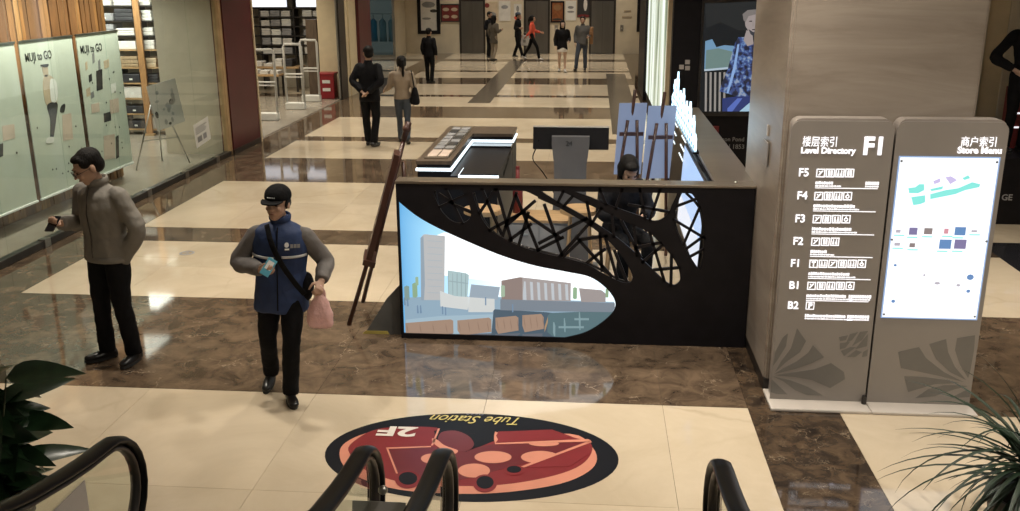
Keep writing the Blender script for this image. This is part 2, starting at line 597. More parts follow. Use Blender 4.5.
ceiling = box('ceiling', -13.0, 9.0, 2.6, 39.0, CEIL, CEIL + .2, 'ceiling_paint', struct=True)
for (x, y) in LAMPS:
    if y > 2:
        bm = bmesh.new()
        tube(bm, [(x, y, CEIL - .012), (x, y, CEIL + .001)], .11, 16)
        mk('downlight_trim', bm, 'white_plastic', ceiling)
wall_far = box('wall_far', -7.62, 5.0, 38.6, 38.8, 0, CEIL, 'cream_wall', struct=True)
wall_right = box('wall_right', 9.0, 9.2, 1.6, 39.0, 0, CEIL, 'cream_wall', struct=True)
box('wall_shop_rear', -13.1, -12.9, 2.2, 39, 0, CEIL, 'shop_wall', struct=True)
box('wall_shop_header', -6.60, -6.30, 2.2, 25.4, 3.2, CEIL, 'shop_wall', struct=True)
box('ceiling_shop', -12.9, -6.6, 2.2, 38.6, 3.2, 3.3, 'ceiling_paint', struct=True)

# ------------------------------------------------------------------ left shop front: glass, posters, timber slats
GX = -6.33
w1 = box('window_1', GX - .05, GX + .05, 2.2, 15.93, 0, .085, 'dark_metal', struct=True, bev=.006)
ge = [4.4, 6.1, 7.9, 9.4, 10.74, 12.06, 13.35, 14.65, 15.88]
for a, b in zip(ge, ge[1:]):
    box('pane', GX - .006, GX + .006, a + .004, b - .004, .085, 3.2, 'clear_glass', w1)
    box('base_clip', GX - .03, GX + .06, (a + b) / 2 - .06, (a + b) / 2 + .06, .0, .1, 'metal', w1, bev=.004)
box('frame_post', GX - .07, GX + .05, 15.86, 15.96, 0, 3.2, 'tan_wood', w1, bev=.006)

wood = box('wall_timber', -7.42, -7.34, 5.0, 14.02, 0, 3.2, 'wood_b', struct=True)
yy = 5.05; i = 0
while yy < 13.95:
    wdt = random.choice((.10, .115, .13))
    dp = random.uniform(.015, .045)
    box('slat', -7.34, -7.34 + dp, yy, yy + wdt - .012, .02, 3.18, random.choice(('wood_a', 'wood_b', 'wood_b', 'wood_c')), wood)
    yy += wdt; i += 1

PXX = -7.0
PL = [(7.4, 9.85), (9.93, 11.14), (11.24, 12.46), (12.57, 13.73)]
PLAB = ['pale green hanging window poster at the edge of the picture, left of the figure poster',
        'pale green hanging poster partly cut by the left picture edge, without a headline in view',
        'pale green hanging poster with a printed walking figure and a bold headline',
        'pale green hanging poster with small printed travel goods and a bold headline']
posters = []
for (a, b), lab in list(zip(PL, PLAB))[1:]:
    t = thing('hanging_poster', lab, 'poster', (PXX, (a + b) / 2, .28), 0, 'travel posters in the shop window')
    box('sheet', PXX - .012, PXX, a, b, .28, 2.24, 'poster_green', t)
    box('top_rail', PXX - .02, PXX + .012, a - .01, b + .01, 2.235, 2.262, 'metal', t, bev=.004)
    box('bottom_rail', PXX - .02, PXX + .015, a - .01, b + .01, .265, .292, 'ink_white', t, bev=.004)
    for q in (a + .1, b - .1):
        box('hanging_wire', PXX - .004, PXX - .001, q, q + .004, 2.26, 3.2, 'metal', t)
    posters.append(t)
f = LEFTW((PXX, 0, 0))
text('headline', 'MUJI to GO', f, .15, 'ink', posters[1], (11.32, 2.0), bold=.001, sx=.80)
text('headline', 'MUJI to GO', f, .15, 'ink', posters[2], (12.63, 2.0), bold=.001, sx=.80)


def pp(name, pts, m, par, off=.003):
    return plate(name, pts, f, .002, m, par, off)


def px_(pts, n=4, closed=True):
    """outline on the poster plane traced as (pixel) and turned into metres on that plane"""
    return [(v.y, v.z) for v in spline([atX(x, y, PXX) for x, y in pts], n, closed)]


P1, P2, P0 = posters[1], posters[2], posters[0]
# printed walking figure
pp('printed_figure', px_([(44, 76), (51, 76), (56, 84), (57, 102), (47, 106), (43, 90)]), 'ink_tan', P1)
pp('printed_figure', px_([(50, 80), (56, 82), (57, 100), (51, 101)]), 'ink_white', P1, .005)
pp('printed_figure', px_([(42, 66), (47, 65), (48, 75), (44, 76)]), 'ink_tan', P1)
pp('printed_figure', px_([(40, 65), (48, 64), (47, 67), (43, 67)]), 'ink', P1, .005)
pp('printed_figure', px_([(47, 105), (57, 103), (56, 118), (53, 138), (50, 138), (50, 120)]), 'ink', P1, .005)
pp('printed_figure', px_([(61, 106), (65, 104), (64, 112), (60, 112)]), 'ink', P1)
pp('printed_case', px_([(62, 115), (71, 113), (73, 139), (63, 141)], 1), 'ink_pink', P1)
pp('printed_figure', px_([(47, 138), (53, 137), (53, 142), (46, 143)]), 'ink_white', P1, .006)
# printed goods
for (x, y, w, h, m) in ((99, 80, 6, 20, 'ink'), (90, 78, 3, 7, 'ink'), (95, 108, 8, 9, 'ink_pink'), (114, 106, 9, 14, 'ink_pink'),
                        (107, 117, 7, 9, 'ink'), (109, 147, 11, 24, 'ink_pink'), (117, 147, 3, 22, 'ink'), (93, 58, 2, 10, 'ink_grey'),
                        (99, 66, 2, 12, 'ink_grey'), (88, 92, 4, 8, 'ink_tan'), (106, 64, 5, 8, 'ink_tan'), (113, 88, 5, 9, 'ink_white'),
                        (86, 66, 2, 8, 'ink_tan'), (92, 95, 3, 6, 'ink_grey')):
    c = px_([(x - w / 2, y - h / 2 + 1), (x + w / 2, y - h / 2 - 1), (x + w / 2 + .6, y + h / 2 - 1), (x - w / 2 + .6, y + h / 2 + 1)], 1)
    pp('printed_item', c, m, P2)
for k in range(14):
    yk = random.uniform(12.7, 13.65); zk = random.uniform(.45, 1.7)
    pp('printed_dot', disc(yk, zk, .013, n=8), 'ink', P2, .004)
for k in range(9):
    yk = random.uniform(11.35, 12.4); zk = random.uniform(.4, 1.2)
    pp('printed_dot', disc(yk, zk, .013, n=8), 'ink', P1, .004)
pp('printed_case', px_([(2, 126), (14, 124), (15, 138), (3, 141)], 1), 'ink_pink', P0)
pp('printed_item', px_([(-3, 145), (3, 143), (3, 156), (-2, 158)], 1), 'ink', P0)
pp('printed_dot', disc(10.86, .95, .016, n=8), 'ink', P0, .005)

# inside the shop: tall shelves, beige partition, easel, notice
box('wall_shop_partition', -7.50, -6.46, 16.02, 16.12, 0, 3.2, 'shop_wall', struct=True)


ORD = ['first', 'second', 'third', 'fourth', 'fifth', 'sixth', 'seventh', 'eighth', 'ninth', 'tenth']
CW = dict(linen_white='white', linen_grey='grey', paper='off-white', dark_goods='black', linen_tan='tan', basket='brown')


def goods(name, x0, x1, y0, y1, z0, z1, m, label, cat, group, layers=1):
    t = thing(name, label, cat, ((x0 + x1) / 2, (y0 + y1) / 2, z0), 0, group)
    h = (z1 - z0) / layers
    for k in range(layers):
        j = random.uniform(-.006, .006)
        box('folded_piece' if layers > 1 else 'body', x0 + j, x1 + j, y0, y1, z0 + k * h + .001, z0 + (k + 1) * h - .001, m, t,
            bev=min(.012, h * .35))
    if layers == 1:
        box('front_tag', (x0 + x1) / 2 - .03, (x0 + x1) / 2 + .03, y0 - .003, y0, z0 + .3 * h, z0 + .5 * h, 'paper', t)
    return t


sh = thing('tall_shelf', 'tall open shelf stocked with white and grey goods behind the shop glass', 'shelf', (-8.75, 18.2, 0))
for x in (-9.62, -8.78, -8.12):
    box('upright', x - .02, x + .02, 17.95, 18.4, 0, 2.9, 'dark_metal', sh)
SZ = [.12, .42, .72, 1.02, 1.32, 1.66, 1.92, 2.2, 2.48]
for z in SZ:
    box('shelf_board', -9.6, -8.14, 17.96, 18.4, z - .025, z, 'dark_metal' if z > 1.7 else 'tan_wood', sh)
for i, z in enumerate(SZ):
    top = (SZ + [2.8])[i + 1] - .035
    for (a, b) in ((-9.58, -9.22), (-9.20, -8.82), (-8.74, -8.45), (-8.43, -8.16)):
        m = random.choice(['linen_white', 'linen_white', 'linen_grey', 'paper', 'dark_goods'] if i != 3 else ['dark_goods'])
        if i in (4, 2):
            m = random.choice(['linen_tan', 'basket', 'linen_white'])
        c_ = [-9.58, -9.20, -8.74, -8.43].index(a)
        goods('shop_goods', a + .01, b - .01, 17.99, 18.36, z + .001, z + (top - z) * random.uniform(.55, .92), m,
              '%s ware on the tall shelf behind the glass, %s from left, %s board up' % (CW[m], ORD[c_], ORD[i]), 'goods', 'wares on the tall shelf', random.choice((1, 2, 3)))
bw = thing('wood_ladder', 'narrow light wooden board standing against the tall shelf', 'board', (-8.72, 17.9, 0))
box('board', -8.76, -8.64, 17.88, 17.93, 0, 2.6, 'wood_c', bw)
box('board_foot', -8.8, -8.6, 17.86, 17.94, 0, .04, 'tan_wood', bw)

es = thing('sign_easel', 'slim metal A-frame easel with a grey printed board behind the shop glass', 'easel', (-7.1, 15.1, 0))
b0, b1, b2 = Vector((-7.35, 14.5, 0)), Vector((-6.75, 15.2, 0)), Vector((-7.3, 15.35, 0))
ap = Vector((-7.1, 14.95, 1.28))
for bpt in (b0, b1, b2):
    bm = bmesh.new(); tube(bm, [bpt, bpt.lerp(ap, 1.0)], .012, 8); mk('leg', bm, 'metal', es, smooth=True)
bm = bmesh.new(); tube(bm, [b0.lerp(ap, .35), b1.lerp(ap, .35)], .008, 8); mk('crossbar', bm, 'metal', es)
fe = Frame((-6.98, 14.62, .62), (.28, .72, .1), (-.12, -.05, 1))
plate('board', rect(0, .62, 0, .72), fe, .012, 'notice_grey', es, .01)
for k in range(16):
    a = .06 + random.random() * .46; b = .05 + random.random() * .55
    plate('printed_item', disc(a, b, .025 + random.random() * .03, .02 + random.random() * .04, 7), fe, .002, random.choice(('ink_grey', 'ink', 'linen_grey')), es, .013)
nt_ = thing('notice_sheet', 'white notice sheet taped low on the shop glass beside the red pillar', 'notice', (GX + .012, 14.85, .36))
fn = Frame((GX + .008, 14.55, .36), (0, 1, .10), (0, -.12, 1))
plate('sheet', rect(0, .60, 0, .38), fn, .002, 'paper', nt_, .002)
for k in range(4):
    plate('printed_line', rect(.05, .05 + random.uniform(.3, .5), .30 - k * .03, .312 - k * .03), fn, .001, 'ink_grey', nt_, .004)
plate('printed_item', rect(.08, .26, .07, .16), fn, .001, 'ink_grey', nt_, .004)
plate('printed_item', rect(.31, .45, .07, .16), fn, .001, 'linen_grey', nt_, .004)

# dark red pillars
pr1 = box('trim_1', -6.46, -6.26, 15.97, 17.34, 0, 3.2, 'red_paint', struct=True)
box('base_band', -6.46, -6.25, 15.96, 17.35, 0, .09, 'dark_metal', pr1)
box('edge_strip', -6.28, -6.24, 17.34, 17.40, 0, 3.2, 'beige_wall', pr1)
pr2 = box('trim_2', -6.95, -6.20, 25.25, 26.6, 0, 3.2, 'red_paint', struct=True)
box('base_band', -6.96, -6.19, 25.24, 26.61, 0, .09, 'dark_metal', pr2)

# ------------------------------------------------------------------ shop entrance
wb = box('wall_entrance_jamb', -7.05, -6.32, 24.3, 24.5, 0, 3.2, 'beige_wall', struct=True)
box('wall_entrance_dark', -7.36, -7.08, 24.3, 24.5, 0, 1.95, 'walnut', struct=True)
d1 = box('door_1', -6.38, -6.33, 23.7, 24.3, 0, 3.0, 'dark_metal', struct=True)
box('door_edge', -6.40, -6.36, 23.64, 23.70, 0, 3.0, 'metal', d1)
box('wall_side_panel', -6.36, -6.28, 24.5, 25.24, 0, 3.2, 'beige_wall', struct=True)

GATES = [(-7.12, 20.1, 'nearest of the three white anti-theft gates at the shop entrance, by the glass edge'),
         (-7.05, 21.85, 'middle one of the three white anti-theft gates in the shop entrance'),
         (-7.1, 23.3, 'farthest of the three white anti-theft gates, next to the red box')]
gate0 = None
for (x, y, lab) in GATES:
    if gate0 is None:
        g = thing('security_gate', lab, 'security gate', (x, y, 0), 0, 'anti-theft gates at the shop entrance')
        gate0 = g
        def lb(n, *a, m='white_plastic', bev=.006):
            return box(n, *a, m, g, bev=bev, local=True)
        lb('base', -.15, .31, -.10, .10, 0, .16, bev=.02)
        bm = bmesh.new()
        path = [(-.13, 0, .16), (-.13, 0, 1.44), (-.10, 0, 1.5), (.26, 0, 1.5), (.29, 0, 1.44), (.29, 0, .16)]
        tube(bm, path, [(.014, .03)] * 6, 10, ref=(0, 1, 0)); mk('frame', bm, 'gate_grey', g, local=True, smooth=True)
        lb('crossbar', -.13, .29, -.025, .025, .80, .835); lb('crossbar', -.13, .29, -.025, .025, .735, .76)
    else:
        g = copy_tree(gate0, (x, y, 0)); tag(g, lab, 'security gate', 'anti-theft gates at the shop entrance')

rb = thing('red_crate', 'red plastic crate box standing beside the beige shop wall', 'crate', (-6.75, 23.9, 0))
box('body', -6.95, -6.55, 23.75, 24.1, 0, .62, 'red_plain', rb, bev=.02)
box('rim', -6.97, -6.53, 23.73, 24.12, .60, .66, 'red_plain', rb, bev=.012)
for z in (.2, .4):
    box('front_label', -6.85, -6.65, 23.742, 23.75, z, z + .08, 'ink_white', rb)

bs = thing('goods_shelf', 'wide dark wall shelf of neatly folded goods at the back of the shop', 'shelf', (-8.6, 26.2, 0))
box('back_panel', -10.2, -7.3, 26.42, 26.46, 0, 2.9, 'shop_wall', bs)
for x in (-10.1, -9.15, -8.2, -7.36):
    box('upright', x - .02, x + .02, 26.0, 26.42, 0, 2.8, 'dark_metal', bs)
BZ = [.95, 1.20, 1.45, 1.70, 1.95]
for z in BZ + [2.19]:
    box('shelf_board', -10.1, -7.36, 26.0, 26.42, z - .03, z, 'dark_metal', bs)
for z in BZ:
    for k in range(9):
        a = -10.06 + k * .3
        if abs(a + .15 + 9.15) < .1 or abs(a + .15 + 8.2) < .1:
            continue
        if a < -9.2:
            continue
        m = random.choice(('linen_white', 'linen_white', 'linen_grey', 'paper'))
        goods('folded_stack', a, a + .26, 26.04, 26.36, z + .001, z + random.uniform(.15, .195), m,
              '%s folded stack on the dark back shelf, %s column, %s board from below' % (CW[m], ORD[k - 3], ORD[BZ.index(z)]), 'textiles', 'folded stacks on the dark back shelf', 3)
for k, a in enumerate((-9.95, -8.0)):
    b = thing('light_sign', ['wide pale backlit header panel above the wall shelf, left one', 'wide pale backlit header panel above the wall shelf, right one'][k], 'sign', (a + .35, 26.0, 2.21), 0, 'header panels of the wall shelf')
    w = .75 if k else 1.7
    box('panel', a - .08, a + w - .1, 25.94, 25.97, 2.21, 2.55, emis('sign_glow', (.9, .93, 1), 1.2), b)
    box('panel_frame', a - .1, a + w - .08, 25.97, 25.99, 2.195, 2.57, 'dark_metal', b)
for i, (x0, x1, y0, lab) in enumerate(((-9.6, -8.15, 24.3, 'wooden display table with white goods in the shop entrance, front one'),
                                       (-9.5, -7.9, 25.2, 'wooden display table close to the wall shelf in the shop'))):
    t = thing('display_table', lab, 'table', ((x0 + x1) / 2, y0 + .3, 0), 0, 'display tables in the shop')
    box('table_top', x0, x1, y0, y0 + .6, .50 + .12 * i, .55 + .12 * i, 'tan_wood', t, bev=.008)
    for x in (x0 + .05, x1 - .1):
        for y in (y0 + .04, y0 + .5):
            box('leg', x, x + .05, y, y + .05, 0, .5 + .12 * i, 'dark_metal', t)
    for k in range(5):
        a = x0 + .06 + k * .28
        m = random.choice(('linen_white', 'linen_white', 'dark_goods'))
        goods('table_stack', a, a + .22, y0 + .1, y0 + .45, .551 + .12 * i, .551 + .12 * i + random.uniform(.08, .2), m,
              '%s pile of folded goods, %s from left on the %s display table' % (CW[m], ORD[k], ('front', 'rear')[i]), 'textiles', 'piles on the display tables', 3)

# ------------------------------------------------------------------ second shop front far left, far wall fittings
w2 = box('window_2', -9.5, -7.62, 36.45, 36.55, 0, .1, 'metal', struct=True)
for a, b in ((-9.5, -8.6), (-8.58, -7.64)):
    box('pane', a, b, 36.49, 36.51, .1, 3.2, 'blue_glass', w2)
box('frame_post', -7.66, -7.58, 36.44, 36.56, 0, 3.2, 'metal', w2)
box('wall_return', -7.66, -7.58, 36.56, 38.7, 0, CEIL, 'cream_wall', struct=True)
box('wall_left_far', -9.7, -9.6, 26.6, 38.6, 0, CEIL, 'shop_wall', struct=True)
for k in range(5):
    x = -9.3 + k * .36
    t = thing('clothes_rail_item', 'garment hanging behind the bluish far shop glass, %s from left' % ORD[k], 'garment', (x, 37.3, .5), 0, 'garments behind the far shop glass')
    bm = bmesh.new()
    tube(bm, [(x, 37.3, .55), (x, 37.3, .9), (x, 37.3, 1.3), (x, 37.3, 1.42)], [(.15, .06), (.13, .06), (.14, .06), (.04, .04)], 10, ref=(1, 0, 0))
    mk('cloth', bm, random.choice(('linen_white', 'linen_grey', 'cyan_print')), t, smooth=True)
    bm = bmesh.new(); tube(bm, [(x, 37.3, 1.42), (x, 37.3, 1.6)], .01, 6); mk('hanger', bm, 'metal', t)
t = thing('clothes_rail', 'metal garment rail behind the bluish far shop glass', 'rail', (-8.55, 37.3, 0))
bm = bmesh.new(); tube(bm, [(-9.4, 37.3, 0), (-9.4, 37.3, 1.6), (-7.75, 37.3, 1.6), (-7.75, 37.3, 0)], .015, 8); mk('frame', bm, 'metal', t)
for x in (-9.4, -7.75):
    box('foot', x - .03, x + .03, 37.1, 37.5, 0, .03, 'metal', t)

FY = 38.6
fw = FRONT((0, FY, 0))
for n_, (a, b) in enumerate(((-5.30, -4.42), (-2.72, -1.84), (-.12, .75))):
    d = box('door_%d' % (n_ + 2), a - .08, b + .08, FY - .04, FY, 0, 2.12, 'dark_metal', struct=True)
    mid = (a + b) / 2
    box('door_leaf', a, mid - .004, FY - .055, FY - .04, .02, 2.03, 'steel_door', d)
    box('door_leaf', mid + .004, b, FY - .055, FY - .04, .02, 2.03, 'steel_door', d)
    box('sill', a, b, FY - .14, FY, 0, .012, 'metal', d)
    cpn = thing('call_panel', ['lift call panel on the cream wall right of the left lift', 'lift call panel on the cream wall right of the middle lift', 'small plate on the cream wall right of the right lift'][n_], 'panel', (b + .33, FY, .9))
    box('plate', b + .27, b + .39, FY - .02, FY, .88, 1.12, 'metal', cpn, bev=.004)
    box('button', b + .31, b + .35, FY - .026, FY - .02, .97, 1.01, 'ink_white', cpn)


def wall_frame(name, x0, x1, y0, y1, label, m_frame, m_sheet, marks=(), fwid=.07, cat='poster'):
    a, b = atY(x0, y1, FY), atY(x1, y0, FY)
    t = thing(name, label, cat, ((a.x + b.x) / 2, FY, a.z))
    if m_frame:
        plate('frame', rect(a.x, b.x, a.z, b.z), fw, .04, m_frame, t, .04, [rect(a.x + fwid, b.x - fwid, a.z + fwid, b.z - fwid)])
    else:
        fwid = 0
    plate('sheet', rect(a.x + fwid, b.x - fwid, a.z + fwid, b.z - fwid), fw, .02, m_sheet, t, .022)
    W_, H_ = b.x - a.x, b.z - a.z
    for (u0, u1, v0, v1, m) in marks:
        plate('printed_block', disc(a.x + W_ * (u0 + u1) / 2, a.z + H_ * (v0 + v1) / 2, W_ * (u1 - u0) / 2, H_ * (v1 - v0) / 2, 10), fw, .003, m, t, .026)
    return t


wall_frame('framed_poster', 418, 439.5, -14, 34, 'large pale poster in a thick black frame on the far wall', 'kiosk_black', 'linen_white',
           [(.2, .8, .55, .68, 'ink_grey'), (.55, .9, .45, .52, 'ink'), (.2, .6, .3, .35, 'ink_grey')], .14)
wall_frame('menu_board', 441, 459.5, 4, 22, 'dark red notice board with rows of print left of the lifts', 'ink', 'ink_red',
           [(.1, .45, .6, .8, 'ink_tan'), (.55, .9, .6, .8, 'ink_tan'), (.1, .45, .2, .4, 'ink_tan'), (.55, .9, .2, .4, 'ink_tan')], .04)
wall_frame('wall_poster', 484.5, 497.5, 2, 21.5, 'pale poster with a red corner beside the left lift', None, 'ink_tan', [(0.02, .4, .7, .95, 'ink_red'), (.3, .9, .2, .5, 'ink_grey')])
wall_frame('wall_poster', 499, 510.5, 1, 21, 'plain cream poster right of the red-cornered one', None, 'linen_white', [(.2, .8, .6, .8, 'linen_grey')])
wall_frame('wall_poster', 514, 521.5, 4, 20, 'small white and orange poster left of the middle lift', None, 'linen_white', [(0, 1, 0, .3, 'orange_coat'), (.3, .7, .5, .9, 'ink_grey')])
wall_frame('wall_poster', 550.5, 564.5, 1, 22.5, 'dark poster with orange glow in a black frame between the lifts', 'kiosk_black', 'ink_orange', [(.15, .85, .1, .2, 'ink'), (.2, .8, .55, .85, 'tan_leather')], .06)
wall_frame('wall_poster', 565.5, 576, 1, 20.5, 'white poster with grey lettering between two dark posters', None, 'paper', [(.2, .8, .6, .75, 'ink_grey'), (.15, .85, .4, .5, 'ink_grey')])
wall_frame('wall_poster', 577, 590, -4, 17.5, 'dark poster with a red base and a pale swirl left of the right lift', None, 'ink', [(.5, .8, .3, .9, 'linen_white'), (0, 1, 0, .15, 'ink_red')])
wall_frame('framed_poster', 636.5, 650, -14, 32, 'black framed poster at the right end of the far wall', 'kiosk_black', 'linen_grey', [(.3, .7, .4, .6, 'ink')], .14)
for (a, b, z) in ((622, 632, 17), (624, 631, 11)):
    p, q = atY(a, z, FY), atY(b, z, FY)
    t = thing('wall_letters', 'faint raised metal lettering plate on the cream wall, %s' % ('lower line' if z == 17 else 'upper line'), 'sign', ((p.x + q.x) / 2, FY, p.z))
    box('plate', p.x, q.x, FY - .012, FY, p.z - .05, p.z + .03, 'linen_tan', t, bev=.004)
    box('raised_bar', p.x + .05, q.x - .05, FY - .018, FY - .012, p.z - .02, p.z, 'metal', t)

# ================================================================== stone pillar on the right
col_ = box('trim_3', 1.33, 2.58, 6.675, 8.15, 0, CEIL, 'stone_veneer', struct=True, bev=.004)
box('base_band', 1.32, 2.59, 6.665, 8.16, 0, .10, 'dark_metal', col_)
for z0, z1 in ((.10, 2.9), (2.905, CEIL)):
    box('stone_panel', 1.345, 2.565, 6.662, 6.676, z0 + .002, z1, 'stone_veneer', col_)
    box('stone_panel', 1.317, 1.331, 6.69, 8.135, z0 + .002, z1, 'stone_veneer', col_)
    box('stone_panel', 2.579, 2.593, 6.69, 8.135, z0 + .002, z1, 'stone_veneer', col_)
hk = thing('pillar_hook', 'small pale fitting with a hanging tag on the side of the stone pillar', 'fitting', (1.30, 7.2, 1.75))
box('plate', 1.306, 1.316, 7.18, 7.23, 1.84, 1.92, 'base_white', hk, bev=.003)
box('tag', 1.302, 1.307, 7.10, 7.30, 1.62, 1.80, 'pylon_edge', hk)

# ================================================================== directory sign of two slabs
PY = 6.47
fp = FRONT((0, PY, 0))


def uvp(x, y, Y=PY):
    v = atY(x, y, Y)
    return (v.x, v.z)


def slab(x0, x1, label, cat='sign'):
    t = thing('directory_sign', label, cat, ((x0 + x1) / 2, PY + .07, 0), 0, 'directory sign slabs')
    plate('panel', rrect(x0, x1, .026, 2.06, .06, (0, 0, 1, 1)), fp, .012, 'pylon_paint', t, 0)
    plate('body', rrect(x0 + .012, x1 - .006, .026, 2.075, .06, (0, 0, 1, 1)), fp, .12, 'pylon_edge', t, -.018)
    plate('shadow_gap', rrect(x0 + .02, x1 - .02, .026, 2.05, .06, (0, 0, 1, 1)), fp, .008, 'dark_metal', t, -.011)
    box('base_plate', x0 - (.02 if x0 < 2 else .004), x1 + .006, 6.31, 6.655, 0, .025, 'base_white', t, bev=.008)
    return t


SL = slab(1.335, 2.008, 'grey directory slab listing floors F5 to B2 in glowing white characters')
SR = slab(2.022, 2.74, 'grey directory slab with a large glowing floor map of the stores')
bm = bmesh.new(); tube(bm, [(1.995, 6.44, .025), (1.995, 6.44, .085)], .018, 12); mk('corner_lock', bm, 'dark_metal', SL)
# left slab lettering: positions in metres on the slab face
def T(s, x, y, size, par, bold=0., sx=1., name='lettering', align='LEFT', shear=0.):
    p = uvp(x, y)
    return text(name, s, fp, size, 'sign_white', par, p, .003, .004, align, shear, bold, sx)


T('楼层索引', 802, 145.5, .075, SL, .0, .78)
T('Level Directory', 800.5, 153, .058, SL, .0018, .97)
T('F1', 862, 154, .165, SL, .006, .95)
ROWS = [('F5', 798, 176, 816, 4), ('F4', 796.5, 199, 814, 4), ('F3', 794.5, 222, 812.5, 4), ('F2', 792.5, 244.5, 811, 3), ('F1', 790, 266.5, 809, 6), ('B1', 788.5, 288.5, 807, 5), ('B2', 787, 308.5, 805.5, 1)]


def icon(par, x, y, kind):
    """small outlined pictogram plate: lift, escalator, restroom, parking ..."""
    a = uvp(x, y); s = .058
    a = (a[0], a[1] - .008)
    bm = bmesh.new()
    prism(bm, rect(a[0], a[0] + s, a[1], a[1] + s), fp, .003, .004, [rect(a[0] + .006, a[0] + s - .006, a[1] + .006, a[1] + s - .006)])
    cx, cy = a[0] + s / 2, a[1] + s / 2
    if kind == 0:      # escalator
        prism(bm, [(cx - .018, cy - .016), (cx - .008, cy - .016), (cx + .018, cy + .016), (cx + .008, cy + .016)], fp, .003, .004)
        prism(bm, disc(cx - .008, cy + .010, .005, n=6), fp, .003, .004)
    elif kind == 1:    # lift
        prism(bm, rect(cx - .014, cx - .002, cy - .018, cy + .018), fp, .003, .004)
        prism(bm, rect(cx + .003, cx + .014, cy - .018, cy + .018), fp, .003, .004)
    elif kind == 2:    # restroom
        for q in (-.010, .010):
            prism(bm, disc(cx + q, cy + .013, .005, n=6), fp, .003, .004)
            prism(bm, [(cx + q - .007, cy - .018), (cx + q + .007, cy - .018), (cx + q + .004, cy + .006), (cx + q - .004, cy + .006)], fp, .003, .004)
    elif kind == 3:
        prism(bm, disc(cx, cy - .004, .014, n=10), fp, .003, .004, [disc(cx, cy - .004, .008, n=8)])
        prism(bm, rect(cx - .003, cx + .003, cy + .004, cy + .019), fp, .003, .004)
    else:
        prism(bm, rect(cx - .004, cx + .004, cy - .018, cy + .018), fp, .003, .004)
        prism(bm, rect(cx - .014, cx + .014, cy + .008, cy + .018), fp, .003, .004)
    mk('pictogram', bm, 'sign_white', par)


for i, (s, x, y, xi, n) in enumerate(ROWS):
    T(s, x, y, .078, SL, .0012, .95)
    kinds = {0: [0, 1, 2, 1], 1: [0, 1, 2, 3], 2: [0, 1, 2, 3], 3: [0, 1, 2], 4: [4, 2, 0, 1, 2, 3], 5: [0, 1, 2, 1, 3], 6: []}[i]
    for k, kd in enumerate(kinds):
        icon(SL, xi + k * 9.6, y, kd)
    if i == 6:
        a = uvp(xi, y)
        T('P', xi + 2.4, y - .6, .055, SL, .002)
        plate('pictogram', rect(a[0], a[0] + .058, a[1] - .006, a[1] + .052), fp, .003, 'sign_white', SL, .004, [rect(a[0] + .005, a[0] + .053, a[1] - .001, a[1] + .047)])
    # two fine rows of store names, too small to read: rows of tiny strokes, and the rule under them
    y2 = y + 11
    a = uvp(xi - 1, y2); b = uvp(xi + 63, y2 + 1.5)
    for (off, hgt, frac) in ((.020, .022, (.62 if i not in (0, 3) else .26)), (.004, .010, (.7 if i not in (0, 3) else .34))):
        bm = bmesh.new(); q = a[0]
        end = a[0] + (b[0] - a[0]) * frac
        while q < end:
            w = random.uniform(.008, .018) if hgt > .015 else random.uniform(.006, .03)
            prism(bm, rect(q, q + w, a[1] + off, a[1] + off + hgt * random.uniform(.75, 1)), fp, .002, .004)
            q += w + .004
        if i in (0, 6, 5):
            q = a[0] + (b[0] - a[0]) * (.78 if i == 0 else .66)
            while q < b[0] - .01:
                w = random.uniform(.008, .016)
                prism(bm, rect(q, q + w, a[1] + off, a[1] + off + hgt), fp, .002, .004); q += w + .004
        mk('fine_print', bm, 'sign_white', SL)['kind'] = 'stuff'
    if i < 6:
        plate('rule', rect(a[0], b[0] - .01, a[1] - .008, a[1] - .003), fp, .002, 'sign_white', SL, .004)


def motif(par, blades, clip):
    """fan motif: printed curved blades, cut to the slab"""
    for bl in blades:
        pts = [(v.x, v.y) for v in spline([Vector(uvp(x, y)).to_3d() for x, y in bl], 1, True)]
        pts = [(min(max(u, clip[0]), clip[1]), max(v, .065)) for u, v in pts]
        bm = bmesh.new(); prism(bm, pts, fp, .002, .002); mk('fan_motif', bm, 'pylon_motif', par)


motif(SL, [[(797, 328), (806, 341), (800, 352), (786, 362), (775, 372), (781, 361), (791, 348), (794, 338)],
           [(813, 345), (824, 357), (812, 363), (795, 369), (774, 374), (783, 368), (797, 361), (808, 353)],
           [(831, 363), (844, 372), (845, 379), (830, 388), (812, 380), (795, 377), (774, 375), (795, 372), (815, 369)],
           [(772, 376), (790, 380), (808, 387), (823, 397), (820, 401), (806, 401), (795, 390), (783, 381)],
           [(771, 379), (779, 386), (787, 400), (776, 400), (770, 392)],
           [(775, 352), (783, 337), (788, 333), (786, 346), (778, 359), (773, 366)]], (1.337, 2.0))
motif(SL, [[(839, 337), (848, 335), (846, 340), (840, 341)], [(850, 334), (858, 332), (852, 340), (846, 343)], [(860, 332), (868, 331), (862, 340), (852, 346)],
           [(868, 334), (867, 346), (860, 348), (855, 349)], [(840, 343), (850, 342), (845, 348), (840, 349)], [(841, 351), (850, 347), (856, 347), (844, 356)], [(847, 357), (856, 350), (862, 352), (855, 357)], [(863, 352), (868, 349), (867, 356), (862, 357)]], (1.337, 2.0))
